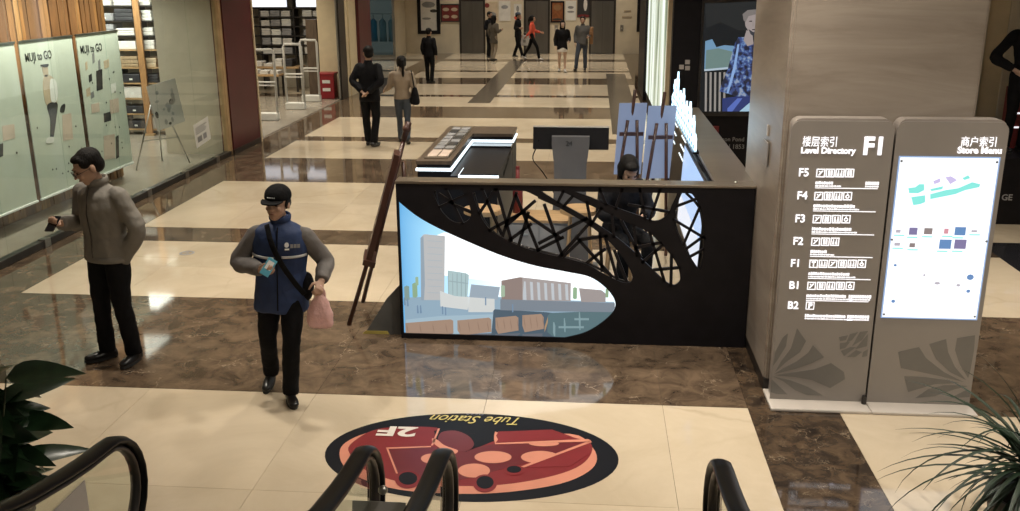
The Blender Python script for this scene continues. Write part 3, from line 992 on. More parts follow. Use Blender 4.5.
motif(SR, [[(975, 335), (974, 350), (970, 372), (968, 378), (960, 365), (955, 350), (957, 338)],
           [(946, 339), (948, 352), (955, 367), (966, 380), (950, 372), (936, 359), (929, 344)],
           [(919, 347), (926, 358), (944, 372), (964, 382), (940, 376), (916, 371), (901, 368), (898, 352)],
           [(904, 376), (925, 377), (948, 380), (960, 383), (935, 384), (908, 392)],
           [(960, 385), (968, 386), (955, 389), (935, 396), (915, 398), (928, 389), (944, 385)],
           [(966, 390), (972, 391), (970, 397), (950, 398)]], (2.03, 2.735))
# map screen on the right slab
c0, c1 = uvp(881, 317), uvp(997.5, 158)
mx0, mx1, mz0, mz1 = 2.062, 2.700, .685, 1.822
plate('map_screen', rect(mx0, mx1, mz0, mz1), fp, .004, emis('map_light', (.93, .96, 1.0), 1.15), SR, .004)
plate('screen_bezel', rect(mx0 - .008, mx1 + .008, mz0 - .008, mz1 + .008), fp, .006, emis('map_edge', (.35, .5, .8), .8), SR, .006, [rect(mx0, mx1, mz0, mz1)])
for q in ((mx0 + .01, mz0 + .02), (mx1 - .012, mz0 + .02), (mx0 + .01, mz1 - .025), (mx1 - .012, mz1 - .025), (mx0 + .006, 1.25), (mx1 - .006, 1.25)):
    plate('screw', disc(q[0], q[1], .008, n=8), fp, .003, 'rivet', SR, .010)
TEAL = emis('map_teal', (.25, .80, .74), .95); LILAC = emis('map_lilac', (.62, .55, .85), .9)
for nm, m, pts in (('map_area', TEAL, [(908, 188), (915, 187), (919, 184), (924, 184), (924, 190), (918, 193), (909, 193)]),
                   ('map_area', TEAL, [(911, 197), (925, 195), (925, 202), (920, 204), (913, 205)]),
                   ('map_area', TEAL, [(930, 194), (945, 190), (958, 188), (972, 182), (980, 184), (979, 187), (965, 190), (955, 194), (940, 197), (930, 199)]),
                   ('map_area', TEAL, [(930, 189), (943, 186), (942, 189), (931, 191)]), ('map_area', TEAL, [(962, 178), (968, 175), (970, 178), (964, 180)]),
                   ('map_area', LILAC, [(933, 181), (940, 178), (940, 182), (934, 184)]), ('map_area', LILAC, [(945, 177), (951, 176), (957, 180), (950, 184)])):
    plate(nm, [uvp(*q) for q in pts], fp, .002, m, SR, .0055)
PC = [emis('pic_a', (.25, .22, .42), .8), emis('pic_b', (.15, .30, .60), .8), emis('pic_c', (.75, .35, .42), .8), emis('pic_d', (.55, .52, .60), .8), emis('pic_e', (.30, .25, .25), .8)]
for (x, y, w, h, k) in ((898, 231, 5, 3, 3), (913, 231, 9, 7, 0), (928, 231, 9, 6, 4), (946, 231, 5, 5, 2), (960, 231, 12, 8, 1), (974, 231, 6, 2, 3),
                        (897, 244, 6, 3, 3), (912, 245, 6, 4, 4), (945, 244, 13, 9, 1), (960, 244, 13, 9, 0)):
    a = uvp(x - w / 2, y + h / 2); b = uvp(x + w / 2, y - h / 2)
    plate('map_picture', rect(a[0], b[0], a[1], b[1]), fp, .002, PC[k], SR, .0055)
    plate('map_caption', rect(a[0] - .01, a[0] + .06, a[1] - .022, a[1] - .014), fp, .002, TEAL, SR, .0055)
for (x, y, w, m) in ((893, 301, 4, 1), (895, 265, 3, 1), (937, 283, 6, 3), (958, 285, 4, 3), (970, 277, 7, 1), (968, 291, 4, 1), (924, 275, 2, 3)):
    a = uvp(x, y)
    plate('map_mark', disc(a[0], a[1], w * .0034, .010 if m == 3 else w * .0030, 8), fp, .002, PC[m], SR, .0055)
T('商户索引', 960, 145.5, .072, SR, .0, .82)
T('Store Menu', 957, 153, .060, SR, .002)

# ================================================================== kiosk
KY = 7.52
KT = 1.385
fk = FRONT((0, KY, 0))


def kp(x, y, Y=KY):
    v = atY(x, y, Y)
    return (v.x, v.z)


def kps(pts, n=5, closed=True, Y=KY):
    return [(v.x, v.y) for v in spline([Vector(kp(*p, Y)).to_3d() for p in pts], n, closed)]


kiosk = thing('information_kiosk', 'black kiosk counter with a glowing picture panel and openwork arch lattice', 'kiosk', (-.15, 7.6, 0))
KX0, KX1 = -1.605, 1.31
H_A = kps([(435, 190), (437, 202), (443, 213), (452, 221), (462, 223), (470, 218), (470, 207), (464, 194), (458, 189.5)])
H_B = kps([(474, 190.5), (476, 204), (482, 219), (490, 229.5), (501, 237), (516, 244.5), (531, 250), (550, 255), (563, 257.5), (587, 264.5), (601, 272.7), (618, 281), (629, 283), (632.5, 277), (627, 264), (617, 250), (605, 238), (590, 226), (570, 214), (552, 204), (536, 196), (522, 190.5), (498, 190)], 4)
H_C = kps([(541, 190), (560, 191), (585, 203), (610, 214), (630, 224), (648, 232), (662, 245), (673, 258), (679, 270), (680, 281), (673, 285), (664, 280), (645, 262), (624, 243), (600, 226), (575, 211), (555, 200)], 4)
H_D = kps([(574, 190), (610, 189.5), (650, 189.5), (676, 190), (672, 205), (666, 216), (655, 221), (640, 216), (612, 206), (590, 197)], 4)
H_E = kps([(684, 190.5), (692, 194), (699, 206), (703, 220), (704, 236), (702.5, 255), (699.5, 270), (690, 257.5), (681, 241), (674, 222), (677, 206)], 4)
H_A, H_B, H_C, H_D, H_E = [[(u, min(v, KT - .068)) for u, v in h] for h in (H_A, H_B, H_C, H_D, H_E)]
PICT = kps([(396.8, 200), (416, 215.5), (438, 228), (471, 243), (503, 256), (535, 265.6), (568, 272), (590, 277), (606, 288), (615, 301), (613, 312), (600, 324), (584, 333), (564, 338)], 5, False)
PICT = [(KX0 + .022, PICT[0][1])] + PICT[1:] + [(kp(564, 338.5)[0], .045), (KX0 + .022, .045)]
outer = rect(KX0, KX1, .0, KT - .022)
plate('front_panel', outer, fk, .022, 'kiosk_black', kiosk, 0, [H_A, H_B, H_C, H_D, H_E, PICT])
box('lower_backing', KX0 + .01, KX1 - .02, KY + .075, KY + .095, 0, .33, 'kiosk_black', kiosk)


def bars(lst, w, off, thick, name, m):
    bm = bmesh.new()
    for (x0, y0, x1, y1) in lst:
        a, b = Vector(kp(x0, y0)), Vector(kp(x1, y1))
        d = (b - a).normalized(); a = a - d * .016; b = b + d * .016; nrm = Vector((-d.y, d.x)) * w / 2
        prism(bm, [a - nrm, b - nrm, b + nrm, a + nrm], fk, thick, off)
    o = mk(name, bm, m, kiosk)
    o['kind'] = 'stuff'
    return o


LB = [(479.5, 213, 495, 190), (482, 190, 501, 233), (497, 190, 511, 240), (516, 194, 503, 235), (516, 196, 538, 250), (534, 202, 506, 226), (522, 212, 560, 238), (490, 230, 524, 212), (528, 214, 519, 244),
      (540, 243, 586, 219), (544.7, 206, 562, 255), (560, 256, 588, 225), (578, 239, 611, 276), (600, 234, 602, 270), (606, 240, 617, 278), (538, 250, 562, 238), (580, 240, 606, 236), (510, 240, 530, 225), (615, 252, 626, 280), (564, 256, 580, 241), (588, 262, 604, 250)]
bars(LB, .026, 0, .022, 'lattice', 'kiosk_black')
LC = [(587, 203, 590.5, 221), (601, 209, 591, 225), (563, 192, 558, 202), (572, 197, 564, 206), (634, 226, 637, 255), (636, 248, 660, 243), (662, 246, 643, 262), (650, 234, 664, 280), (671.5, 256, 671, 285), (655, 270, 679, 268), (612, 216, 614, 236), (622, 222, 640, 256)]
bars(LC, .024, 0, .022, 'lattice', 'kiosk_black')
LD = [(600, 190, 606, 204), (622, 190, 616, 208), (640, 190, 645, 218), (660, 190, 650, 220), (630, 205, 668, 212)]
bars(LD, .022, 0, .022, 'lattice', 'kiosk_black')
LE = [(674, 220, 704, 238), (699.6, 208, 684, 244), (703, 237, 688, 248), (678, 206, 694, 200), (692, 256, 703, 250)]
bars(LE, .020, 0, .022, 'lattice', 'kiosk_black')
LA = [(440, 207, 464, 196), (446, 190, 462, 223), (456, 206, 470, 212), (440, 195, 452, 203)]
bars(LA, .024, 0, .022, 'lattice', 'kiosk_black')
# bright metal arch edging: two ribs follow each arch behind the sheet
for pts in ([(474, 192), (478, 206), (485, 221), (497, 234), (516, 243), (540, 250), (566, 256), (590, 263), (618, 278), (629, 281)],
            [(538, 196), (560, 206), (585, 219), (606, 233), (628, 250), (650, 269), (670, 287)],
            [(572, 192), (596, 203), (620, 212), (642, 221), (657, 224)], [(435, 190), (438, 204), (446, 217), (458, 223), (468, 221)], [(686, 192), (699, 206), (703, 226), (703, 250), (699, 270)],
            [(676, 210), (675, 224), (682, 242), (691, 259), (700, 272)]):
    bm = bmesh.new()
    tube(bm, [atY(x, y + 1, KY + .045) for x, y in [(v.x, v.y) for v in spline([Vector((p[0], p[1], 0)) for p in pts], 3)]], .011, 8)
    mk('arch_rib', bm, 'dark_metal', kiosk, smooth=True)
# countertops and side wall
box('front_counter', KX0 - .005, KX1 + .03, KY - .008, KY + .17, KT - .022, KT, 'ledge', kiosk, bev=.004)
box('side_counter', 1.0, KX1 + .03, KY + .17, 12.2, KT - .03, KT, 'ledge', kiosk, bev=.005)
box('side_wall', KX1 - .03, KX1, KY + .022, 12.15, 0, KT - .045, 'kiosk_black', kiosk)
box('inner_wall', 1.0, 1.03, KY + .30, 12.1, .05, KT - .045, 'kiosk_black', kiosk)
box('end_wall', KX0, KX0 + .03, KY + .022, KY + .30, 0, KT - .045, 'kiosk_black', kiosk)
for k in range(3):  # white reflections on the inner wall, put in as thin glowing dashes
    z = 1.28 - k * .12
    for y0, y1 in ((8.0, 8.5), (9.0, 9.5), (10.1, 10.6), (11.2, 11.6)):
        box('reflection_dash', .992, 1.0, y0 + .12 * k, y1 + .12 * k, z, z + .012, 'led_white', kiosk)
for (x, y) in ((1.17, KY + .12),):
    bm = bmesh.new(); ball(bm, (x, y, KT), (.018, .018, .012), 10, 6); mk('counter_bolt', bm, 'metal', kiosk)

# the glowing picture panel: sky, tower, halls, square - a flat backlit print
fpic = FRONT((0, KY + .02, 0))
SKY = mat('print_sky', (.1, .15, .2), .25)
nt = SKY.node_tree; N_ = nt.nodes; L_ = nt.links; B_ = N_['Principled BSDF']
g_ = N_.new('ShaderNodeNewGeometry'); sx_ = N_.new('ShaderNodeSeparateXYZ'); L_.new(g_.outputs['Position'], sx_.inputs[0])
mr_ = N_.new('ShaderNodeMapRange'); mr_.inputs[1].default_value = -1.6; mr_.inputs[2].default_value = -.75
L_.new(sx_.outputs['X'], mr_.inputs[0])
cr_ = N_.new('ShaderNodeValToRGB')
cr_.color_ramp.elements[0].color = (.10, .34, .62, 1); cr_.color_ramp.elements[1].color = (.82, .93, .97, 1)
e_ = cr_.color_ramp.elements.new(.35); e_.color = (.32, .62, .82, 1)
L_.new(mr_.outputs[0], cr_.inputs[0]); L_.new(cr_.outputs[0], B_.inputs['Emission Color']); B_.inputs['Emission Strength'].default_value = 1.25
sky = plate('picture_panel', PICT, fpic, .012, SKY, kiosk, 0)


def inside(pt, poly):
    r = False; n = len(poly)
    for i in range(n):
        (x1, y1), (x2, y2) = poly[i], poly[(i + 1) % n]
        if (y1 > pt[1]) != (y2 > pt[1]) and pt[0] < (x2 - x1) * (pt[1] - y1) / (y2 - y1) + x1:
            r = not r
    return r


def clip_to(poly, clip):
    """keep a printed patch inside the panel: sample its bounding box in thin strips"""
    (x0, y0) = min(p[0] for p in poly), min(p[1] for p in poly)
    (x1, y1) = max(p[0] for p in poly), max(p[1] for p in poly)
    return x0, x1, y0, y1


def patch(name, pts, col, k, s=.72, strips=28):
    """printed area on the picture, cut to the panel outline in fine vertical strips"""
    poly = [kp(x, y, KY + .02) for x, y in pts]
    m = emis('print_%s' % '_'.join('%02d' % int(c * 99) for c in col), col, s)
    x0, x1 = min(p[0] for p in poly), max(p[0] for p in poly)
    bm = bmesh.new()
    n = max(4, int((x1 - x0) / .02))
    def span(P, x):
        ys = []
        for i in range(len(P)):
            (ax, ay), (bx_, by) = P[i], P[(i + 1) % len(P)]
            if (ax <= x < bx_) or (bx_ <= x < ax):
                ys.append(ay + (by - ay) * (x - ax) / (bx_ - ax))
        return (min(ys), max(ys)) if ys else None
    xs = [x0 + 1e-5 + (x1 - x0 - 2e-5) * i / n for i in range(n + 1)]
    sp = []
    for x in xs:
        a, b = span(poly, x), span(PICT, x)
        sp.append(None if not a or not b or min(a[1], b[1]) - max(a[0], b[0]) <= .0005 else (max(a[0], b[0]), min(a[1], b[1])))
    for i in range(n):
        if sp[i] and sp[i + 1]:
            prism(bm, [(xs[i], sp[i][0]), (xs[i + 1], sp[i + 1][0]), (xs[i + 1], sp[i + 1][1]), (xs[i], sp[i][1])], fpic, .0008, .001 + .0008 * k)
    if len(bm.faces):
        return mk(name, bm, m, sky)
    bm.free()


patch('printed_ground', [(397, 298), (440, 296), (500, 297), (560, 300), (620, 302), (620, 345), (397, 345)], (.36, .52, .66), 1)
patch('printed_ground', [(402, 320), (440, 316), (500, 314), (510, 322), (490, 330), (440, 336), (402, 340)], (.45, .62, .74), 2)
patch('printed_cloud', [(425, 240), (445, 232), (500, 250), (545, 265), (590, 275), (600, 290), (560, 292), (500, 282), (440, 275)], (.92, .97, .99), 1, 1.2)
patch('printed_tower', [(420, 238), (424, 234), (445, 236), (446, 300), (421, 300)], (.60, .62, .64), 2)
patch('printed_tower', [(420, 238), (425, 235), (425, 300), (421, 300)], (.36, .46, .56), 3)
for k in range(9):
    patch('printed_tower', [(425, 240 + k * 6.5), (445, 241.5 + k * 6.4), (445, 242.1 + k * 6.4), (425, 240.6 + k * 6.5)], (.50, .58, .64), 4)
patch('printed_hall', [(446, 270), (466, 273), (469, 275), (469, 302), (446, 300)], (.50, .68, .72), 2)
for k in range(5):
    patch('printed_hall', [(448 + k * 4.3, 273), (449 + k * 4.3, 273.2), (449 + k * 4.3, 300), (448 + k * 4.3, 300)], (.38, .52, .56), 3)
patch('printed_hall', [(446, 280), (469, 283), (469, 284), (446, 281)], (.38, .52, .56), 3)
patch('printed_wall', [(469, 284), (500, 287), (500, 300), (469, 300)], (.40, .50, .60), 2)
patch('printed_wall', [(438, 290), (455, 296), (470, 297), (470, 310), (438, 306)], (.80, .84, .84), 4)
patch('printed_wall', [(468, 297), (497, 299), (494, 312), (466, 312)], (.78, .82, .82), 4)
patch('printed_block', [(499, 281), (520, 277), (572, 283), (573, 301), (500, 300)], (.34, .27, .25), 3)
patch('printed_block', [(520, 277), (572, 283), (573, 301), (522, 300)], (.46, .42, .42), 4)
for k in range(7):
    x = 523 + k * 7
    patch('printed_window', [(x, 281 + k * .5), (x + 3.6, 281.5 + k * .5), (x + 3.6, 300), (x, 299.5)], (.62, .68, .74), 5)
patch('printed_block', [(579, 288), (602, 290), (608, 296), (608, 302), (579, 302)], (.42, .38, .38), 3)
for (x, y, r, c) in ((415, 290, 5, (.34, .52, .34)), (417, 281, 3, (.40, .58, .40)), (503, 291, 4, (.45, .60, .45)), (575, 293, 4, (.35, .55, .35)), (607, 293, 3, (.35, .52, .32)), (407, 293, 5, (.28, .42, .40))):
    patch('printed_tree', [(x + r * math.cos(a * PI / 5), y + 1.6 * r * math.sin(a * PI / 5)) for a in range(10)], c, 5)
patch('printed_terrace', [(498, 299), (560, 301), (617, 303), (617, 312), (540, 311), (500, 310)], (.25, .30, .36), 5)
patch('printed_terrace', [(492, 309), (545, 312), (600, 318), (600, 342), (480, 342), (505, 322)], (.10, .15, .20), 3)
patch('printed_terrace', [(548, 313), (617, 310), (617, 330), (560, 342), (545, 330)], (.13, .22, .25), 4)
for (x0, y0, x1, y1) in ((555, 322, 552, 336), (565, 318, 563, 332), (572, 320, 590, 318), (556, 328, 585, 326), (580, 312, 578, 330)):
    patch('printed_beam', [(x0, y0), (x1, y0), (x1 + 1.4, y1), (x0 + 1.4, y1)], (.28, .42, .46), 5)
for k, (a, b) in enumerate(((403, 455), (455, 493), (493, 520), (520, 545))):
    patch('printed_pavilion', [(a, 323 - k * 2.6), (b - 2, 319 - k * 1.8), (b + 1, 333 - k * 1.6), (a + 4, 337 - k * 1.6)], (.46, .32, .24), 6)
    patch('printed_pavilion', [(a, 334), (b, 333), (b, 337.5), (a, 338)], (.16, .18, .22), 5)
    for q in range(4):
        x = a + 3 + q * (b - a) / 4
        patch('printed_pavilion', [(x, 323 - k * 2.6), (x + .8, 323 - k * 2.6), (x + 3.2, 334 - k * 1.6), (x + 2.4, 334 - k * 1.6)], (.36, .24, .18), 7)
for (x, y) in ((417, 309), (420, 309), (442, 310), (445, 311), (512, 308), (404, 301), (407, 302), (485, 301)):
    patch('printed_person', [(x, y - 4), (x + 1.6, y - 4), (x + 2.0, y + 4), (x - .4, y + 4)], (.22, .34, .50), 7)
patch('printed_post', [(548, 316), (549.5, 316), (545, 332), (543, 332)], (.5, .34, .2), 7)

# glowing skyline cut-out on the side counter
skl = thing('skyline_cutout', 'glowing white acrylic skyline cut-out standing on the kiosk side counter', 'ornament', (.99, 10.2, KT))
fs = Frame((.985, 0, KT), (0, -1, 0), (0, 0, 1))
GLOW = emis('skyline_glow', (.62, .86, 1.0), 2.2)
yy = -11.8
prof = []
random.seed(11)
hs = [.22, .40, .30, .52, .28, .36, .24, .42, .18, .34, .26, .38, .20, .30, .16]
for h in hs:
    w = .19
    prof += [(yy, h * .9), (yy + w * .35, h * .9), (yy + w * .5, h * 1.06), (yy + w * .65, h * .9), (yy + w * .9, h * .9), (yy + w * .9, h * .55), (yy + w, h * .55)]
    yy += w
plate('skyline', [(-11.8, 0)] + prof + [(yy, 0)], fs, .02, GLOW, skl, .02)
for k, h in enumerate(hs):
    y0 = -11.8 + k * .19
    for q in range(int(h / .09)):
        plate('printed_window', rect(y0 + .03, y0 + .13, .03 + q * .08, .065 + q * .08), fs, .002, emis('skyline_blue', (.12, .35, .62), 1.0), skl, .0225)
plate('skyline_base', rect(-11.85, yy + .05, 0, .02), fs, .06, 'kiosk_gloss', skl, .04)
random.seed(23)

# ================================================================== inside and beside the kiosk
# stepped display unit with light strips
dz = 1.26
A0 = fl(417, 160, dz); A1 = fl(451, 162, dz); A2 = fl(444, 125.5, dz); A3 = fl(468, 126, dz); A4 = fl(515, 127, dz); A5 = fl(514.5, 132, dz); A6 = fl(466, 133, dz)
dx0, dxa, dx1 = -1.72, -1.37, -.90
dy0, dyb, dy1 = 9.05, 10.75, 11.3
du = thing('display_unit', 'black stepped display stand with white light strips and an L-shaped walnut top', 'display stand', (-1.31, 10.2, 0))
ftop = Frame((0, 0, dz), (1, 0, 0), (0, 1, 0))
Lsh = [(dx0, dy0), (dxa, dy0), (dxa, dyb), (dx1, dyb), (dx1, dy1), (dx0, dy1)]
plate('top_slab', Lsh, ftop, .035, 'walnut', du, 0)
plate('top_skirt', [(dx0 + .01, dy0 + .01), (dxa - .01, dy0 + .01), (dxa - .01, dyb + .01), (dx1 - .01, dyb + .01), (dx1 - .01, dy1 - .01), (dx0 + .01, dy1 - .01)], ftop, .035, 'kiosk_black', du, -.035)
plate('light_strip', [(dx0 - .004, dy0 - .004), (dxa + .004, dy0 - .004), (dxa + .004, dyb - .004), (dx1 + .004, dyb - .004), (dx1 + .004, dy1 - .02), (dx0 + .02, dy1 - .02), (dx0, dy0 + .1)], ftop, .024, 'led_white', du, -.076)
plate('upper_body', [(dx0 + .01, dy0 + .02), (dxa - .01, dy0 + .02), (dxa - .01, dyb + .02), (dx1 - .01, dyb + .02), (dx1 - .01, dy1 - .01), (dx0 + .01, dy1 - .01)], ftop, dz - .12, 'kiosk_black', du, -.11)
for k in range(5):     # black steps inside the angle
    y0 = dyb - .06 - k * .24
    z1 = dz - .11 - k * .026
    box('step', dxa - .005, dx1 - .01, y0 - .13, y0 + .06, z1 - .05, z1, 'kiosk_gloss', du, bev=.004)
lz = dz - .10
box('lower_top', dxa + .10, dx1, dy0 - .12, dy0 + .26, lz - .03, lz, 'kiosk_black', du)
box('light_strip', dxa + .10, dx1 + .01, dy0 - .135, dy0 - .12, lz - .04, lz - .012, 'led_white', du)
box('light_strip', dxa + .085, dxa + .10, dy0 - .125, dy0 + .25, lz - .04, lz - .012, 'led_white', du)
box('lower_body', dxa, dx1 - .01, dy0 - .08, dyb, .06, lz - .03, 'kiosk_black', du)
box('plinth', dx0 + .04, dx1 - .04, dy0, dy1 - .05, 0, .06, 'kiosk_black', du)
# tray with printed cards on the walnut arm
tr = plate('tray', rect(dx0 + .06, dxa - .05, dy0 + .12, dy1 - .06), ftop, .012, 'ledge', du, .010)
for k in range(7):
    y0 = dy0 + .62 + k * .21
    for j in (0, 1):
        plate('card', rect(dx0 + .08 + j * .11, dx0 + .175 + j * .11, y0, y0 + .17), ftop, .006, random.choice(('ink_grey', 'linen_grey', 'ink')), tr, .018)
for k in range(2):
    plate('card', rect(dx0 + .08 + k * .11, dx0 + .175 + k * .11, dy0 + .18, dy0 + .55), ftop, .004, 'ink_pink', tr, .016)

# floor-standing touch screen seen from behind
ts = thing('touch_screen_stand', 'dark wide touch screen seen from behind on a grey flared pedestal', 'screen', (-.215, 9.7, 0))
fm = Frame((-.215, 9.55, 1.30), (1, 0, 0), (0, .25, 1))
plate('screen_back', rrect(-.385, .385, 0, .235, .012), fm, .035, 'screen_off', ts, .0)
plate('screen_front', rect(-.375, .375, .01, .225), fm, .008, 'phone_black', ts, -.035)
plate('top_edge', rect(-.385, .385, .225, .24), fm, .037, 'base_white', ts, .001)
fq = FRONT((-.215, 9.54, 0))
plate('pedestal', [(-.21, .02), (.21, .02), (.165, .9), (.165, 1.15), (.19, 1.36), (.19, 1.44), (-.19, 1.44), (-.19, 1.36), (-.165, 1.15), (-.165, .9)], fq, .09, 'grey_plastic', ts, .05)
text('number_mark', '24', fq, .07, 'ink', ts, (-.05, 1.35), .052, .002)
box('foot_plate', -.52, .09, 9.35, 9.85, 0, .02, 'grey_plastic', ts, bev=.006)
bm = bmesh.new(); tube(bm, spline([(-.56, 9.6, 1.32), (-.6, 9.55, 1.2), (-.5, 9.5, 1.08), (-.42, 9.5, .95), (-.36, 9.52, .8)], 5), .006, 6); mk('cable', bm, 'rubber', ts)

# wooden easels carrying boards, at the kiosk's far side
def easel_board(x, y, label, w, pic):
    t = thing('poster_easel', label, 'easel', (x, y, 0), 0, 'easels inside the kiosk')
    fb = Frame((x, y, .88), (1, .12, 0), (.05, -.10, 1))
    plate('board', rect(-w / 2, w / 2, 0, .80), fb, .012, pic, t, -.03)
    for (a, b, za, zb) in ((-.11, -.05, -.86, .62), (.11, .05, -.86, .62), (0, 0, -.86, .95)):
        bm = bmesh.new(); tube(bm, [fb.p(a * 1.6, za, .09 if a else -.3), fb.p(b, zb, .0)], .018, 8); mk('leg', bm, 'dark_wood', t, smooth=True)
    plate('crossbar', rect(-.13, .13, .45, .49), fb, .02, 'dark_wood', t, .02)
    return t


BOARD = emis('board_blue', (.34, .42, .62), .45)  # boards are no lamps; their brightness is put in as faint emission
easel_board(.40, 10.35, 'wooden easel with a bluish board behind the counter, left one of two', .30, BOARD)
easel_board(.70, 10.15, 'wooden easel with a bluish board behind the counter, nearer the side wall', .30, BOARD)
pb = thing('reflected_picture', 'long bright blue board standing in for a picture reflected on the kiosk inner side wall', 'picture', (.93, 9.2, .55))
fpb = Frame((.935, 9.9, .50), (0, -1, 0), (.05, 0, 1))  # glowing board put in for the picture's reflection on the black wall
plate('board', rect(0, 2.0, 0, .82), fpb, .02, 'dark_metal', pb, .01)
plate('picture_sky', rect(.02, 1.98, .30, .80), fpb, .003, emis('pb_sky', (.40, .58, .90), 1.0), pb, .0135)
plate('picture_ground', rect(.02, 1.98, .02, .30), fpb, .003, emis('pb_ground', (.75, .82, .95), .9), pb, .0135)

# stools and a desk behind the lattice
stool0 = None
for (x, y, lab) in ((-1.0, 8.55, 'round tan wooden stool seen through the lattice below the small opening'), (-.10, 8.62, 'round tan wooden stool seen through the middle of the arch lattice'), (.27, 8.50, 'round tan wooden stool under the seated attendant behind the lattice')):
    if stool0 is None:
        t = thing('round_stool', lab, 'stool', (x, y, 0), 0, 'stools in the kiosk'); stool0 = t
        bm = bmesh.new(); tube(bm, [(0, 0, .87), (0, 0, .875), (0, 0, .915), (0, 0, .92)], [.17, .185, .185, .17], 24); mk('seat', bm, 'tan_wood', t, local=True)
        for k in range(4):
            a = PI / 4 + k * PI / 2
            bm = bmesh.new(); tube(bm, [(.19 * math.cos(a), .19 * math.sin(a), 0), (.12 * math.cos(a),   .12 * math.sin(a), .87)], .017, 8); mk('leg', bm, 'tan_wood', t, local=True)
        bm = bmesh.new(); tube(bm, [(.165 * math.cos(k * PI / 8), .165 * math.sin(k * PI / 8), .25) for k in range(17)], .01, 6); mk('foot_ring', bm, 'metal', t, local=True)
    else:
        t = copy_tree(stool0, (x, y, 0)); tag(t, lab, 'stool', 'stools in the kiosk')
        if x > .1:
            t.scale = (1, 1, .72)
dk = thing('low_cabinet', 'low light grey cabinet standing inside the kiosk behind the lattice', 'cabinet', (-.5, 9.0, 0))
box('body', -.78, -.2, 8.8, 9.2, .05, .72, 'linen_grey', dk)
box('cabinet_top', -.8, -.18, 8.78, 9.22, .72, .745, 'tan_wood', dk)
for x0, x1 in ((-.77, -.5), (-.48, -.21)):
    d = box('door', x0, x1, 8.785, 8.80, .08, .70, 'linen_grey', dk)
    box('handle', (x0 + x1) / 2 - .04, (x0 + x1) / 2 + .04, 8.77, 8.785, .6, .615, 'metal', d)
rbt = thing('red_bottle', 'small dark red bottle on the low cabinet beside the display unit', 'bottle', (-.74, 9.1, .745))
bm = bmesh.new(); tube(bm, [(-.72, 9.1, .745), (-.72, 9.1, 1.05), (-.72, 9.1, 1.10), (-.72, 9.1, 1.18)], [.05, .05, .02, .018], 12); mk('body', bm, 'ink_red', rbt, smooth=True)
bm = bmesh.new(); tube(bm, [(-.72, 9.1, 1.18), (-.72, 9.1, 1.21)], .02, 10); mk('cap', bm, 'ink_red', rbt)

# easel leaning along the kiosk's left end, seen edge on
le = thing('folding_easel', 'dark wooden easel holding a thick board, leaning by the left end of the kiosk', 'easel', (-2.0, 8.1, 0))
top = Vector((-1.67, 8.25, 1.60))
for bpt in ((-2.14, 7.80, 0), (-2.16, 8.42, 0)):
    bm = bmesh.new(); tube(bm, [bpt, Vector(bpt).lerp(top, 1.0)], .020, 8); mk('leg', bm, 'dark_wood', le, smooth=True)
bm = bmesh.new(); tube(bm, [(-1.68, 8.35, 0), (-1.69, 8.28, 1.40)], .018, 8); mk('rear_leg', bm, 'dark_wood', le, smooth=True)
bm = bmesh.new(); tube(bm, [top, top + Vector((.05, .0, .16))], .028, 8); ball(bm, top + Vector((.03, 0, .10)), .04, 10, 6); mk('head_clamp', bm, 'dark_wood', le, smooth=True)
fl_e = Frame((-2.0, 8.05, .58), (-.20, .97, 0), (.30, .05, 1))
bm = bmesh.new(); prism(bm, rect(-.13, .15, 0, .98), fl_e, .05, .04); mk('board', bm, 'dark_wood', le)
bm = bmesh.new(); prism(bm, rect(-.17, .19, -.05, 0), fl_e, .11, .08); mk('ledge', bm, 'dark_wood', le)
gs = thing('grey_wedge', 'dark grey triangular cardboard wedge with tape at the left foot of the kiosk', 'cardboard', (-1.78, 7.62, 0))
fg = FRONT((0, 7.60, 0))
g_pts = [(kp(365, 336, 7.6)[0], .0), (KX0 - .02, .0), (KX0 - .02, .45), (kp(386, 300, 7.6)[0], .32)]
plate('panel', g_pts, fg, .05, 'cardboard_grey', gs, 0)
plate('tape', [(g_pts[0][0] - .02, .002), (g_pts[0][0] + .22, .002), (g_pts[0][0] + .20, .03), (g_pts[0][0] + .01, .03)], fg, .004, 'tape', gs, .004)

# ================================================================== screens behind the kiosk
ls = thing('led_wall', 'tall bright video wall seen edge on, beyond the kiosk side wall', 'screen', (1.4, 21.5, 0))
box('housing', 1.32, 1.52, 17.05, 26.9, .02, 3.4, 'kiosk_black', ls)
box('frame_edge', 1.24, 1.33, 23.9, 26.9, .02, 3.4, 'kiosk_black', ls)
box('rear_edge', 1.26, 1.50, 16.85, 17.05, .02, 3.4, 'beige_wall', ls)
LV = mat('led_video', (.1, .1, .1), .3)
nt = LV.node_tree; N_ = nt.nodes; L_ = nt.links; B_ = N_['Principled BSDF']
g_ = N_.new('ShaderNodeNewGeometry'); mp_ = N_.new('ShaderNodeMapping'); mp_.inputs['Scale'].default_value = (1, .9, .10)
L_.new(g_.outputs['Position'], mp_.inputs[0])
n_ = N_.new('ShaderNodeTexNoise'); n_.inputs['Scale'].default_value = 1.6; n_.inputs['Detail'].default_value = 4; L_.new(mp_.outputs[0], n_.inputs['Vector'])
cr_ = N_.new('ShaderNodeValToRGB'); cr_.color_ramp.elements[0].position = .36; cr_.color_ramp.elements[1].position = .62
cr_.color_ramp.elements[0].color = (.10, .14, .09, 1); cr_.color_ramp.elements[1].color = (.85, .92, .90, 1)
e_ = cr_.color_ramp.elements.new(.48); e_.color = (.48, .54, .42, 1)
L_.new(n_.outputs['Fac'], cr_.inputs[0]); L_.new(cr_.outputs[0], B_.inputs['Emission Color']); B_.inputs['Emission Strength'].default_value = 1.3
box('video_panel', 1.30, 1.32, 17.3, 23.9, .25, 3.3, LV, ls)
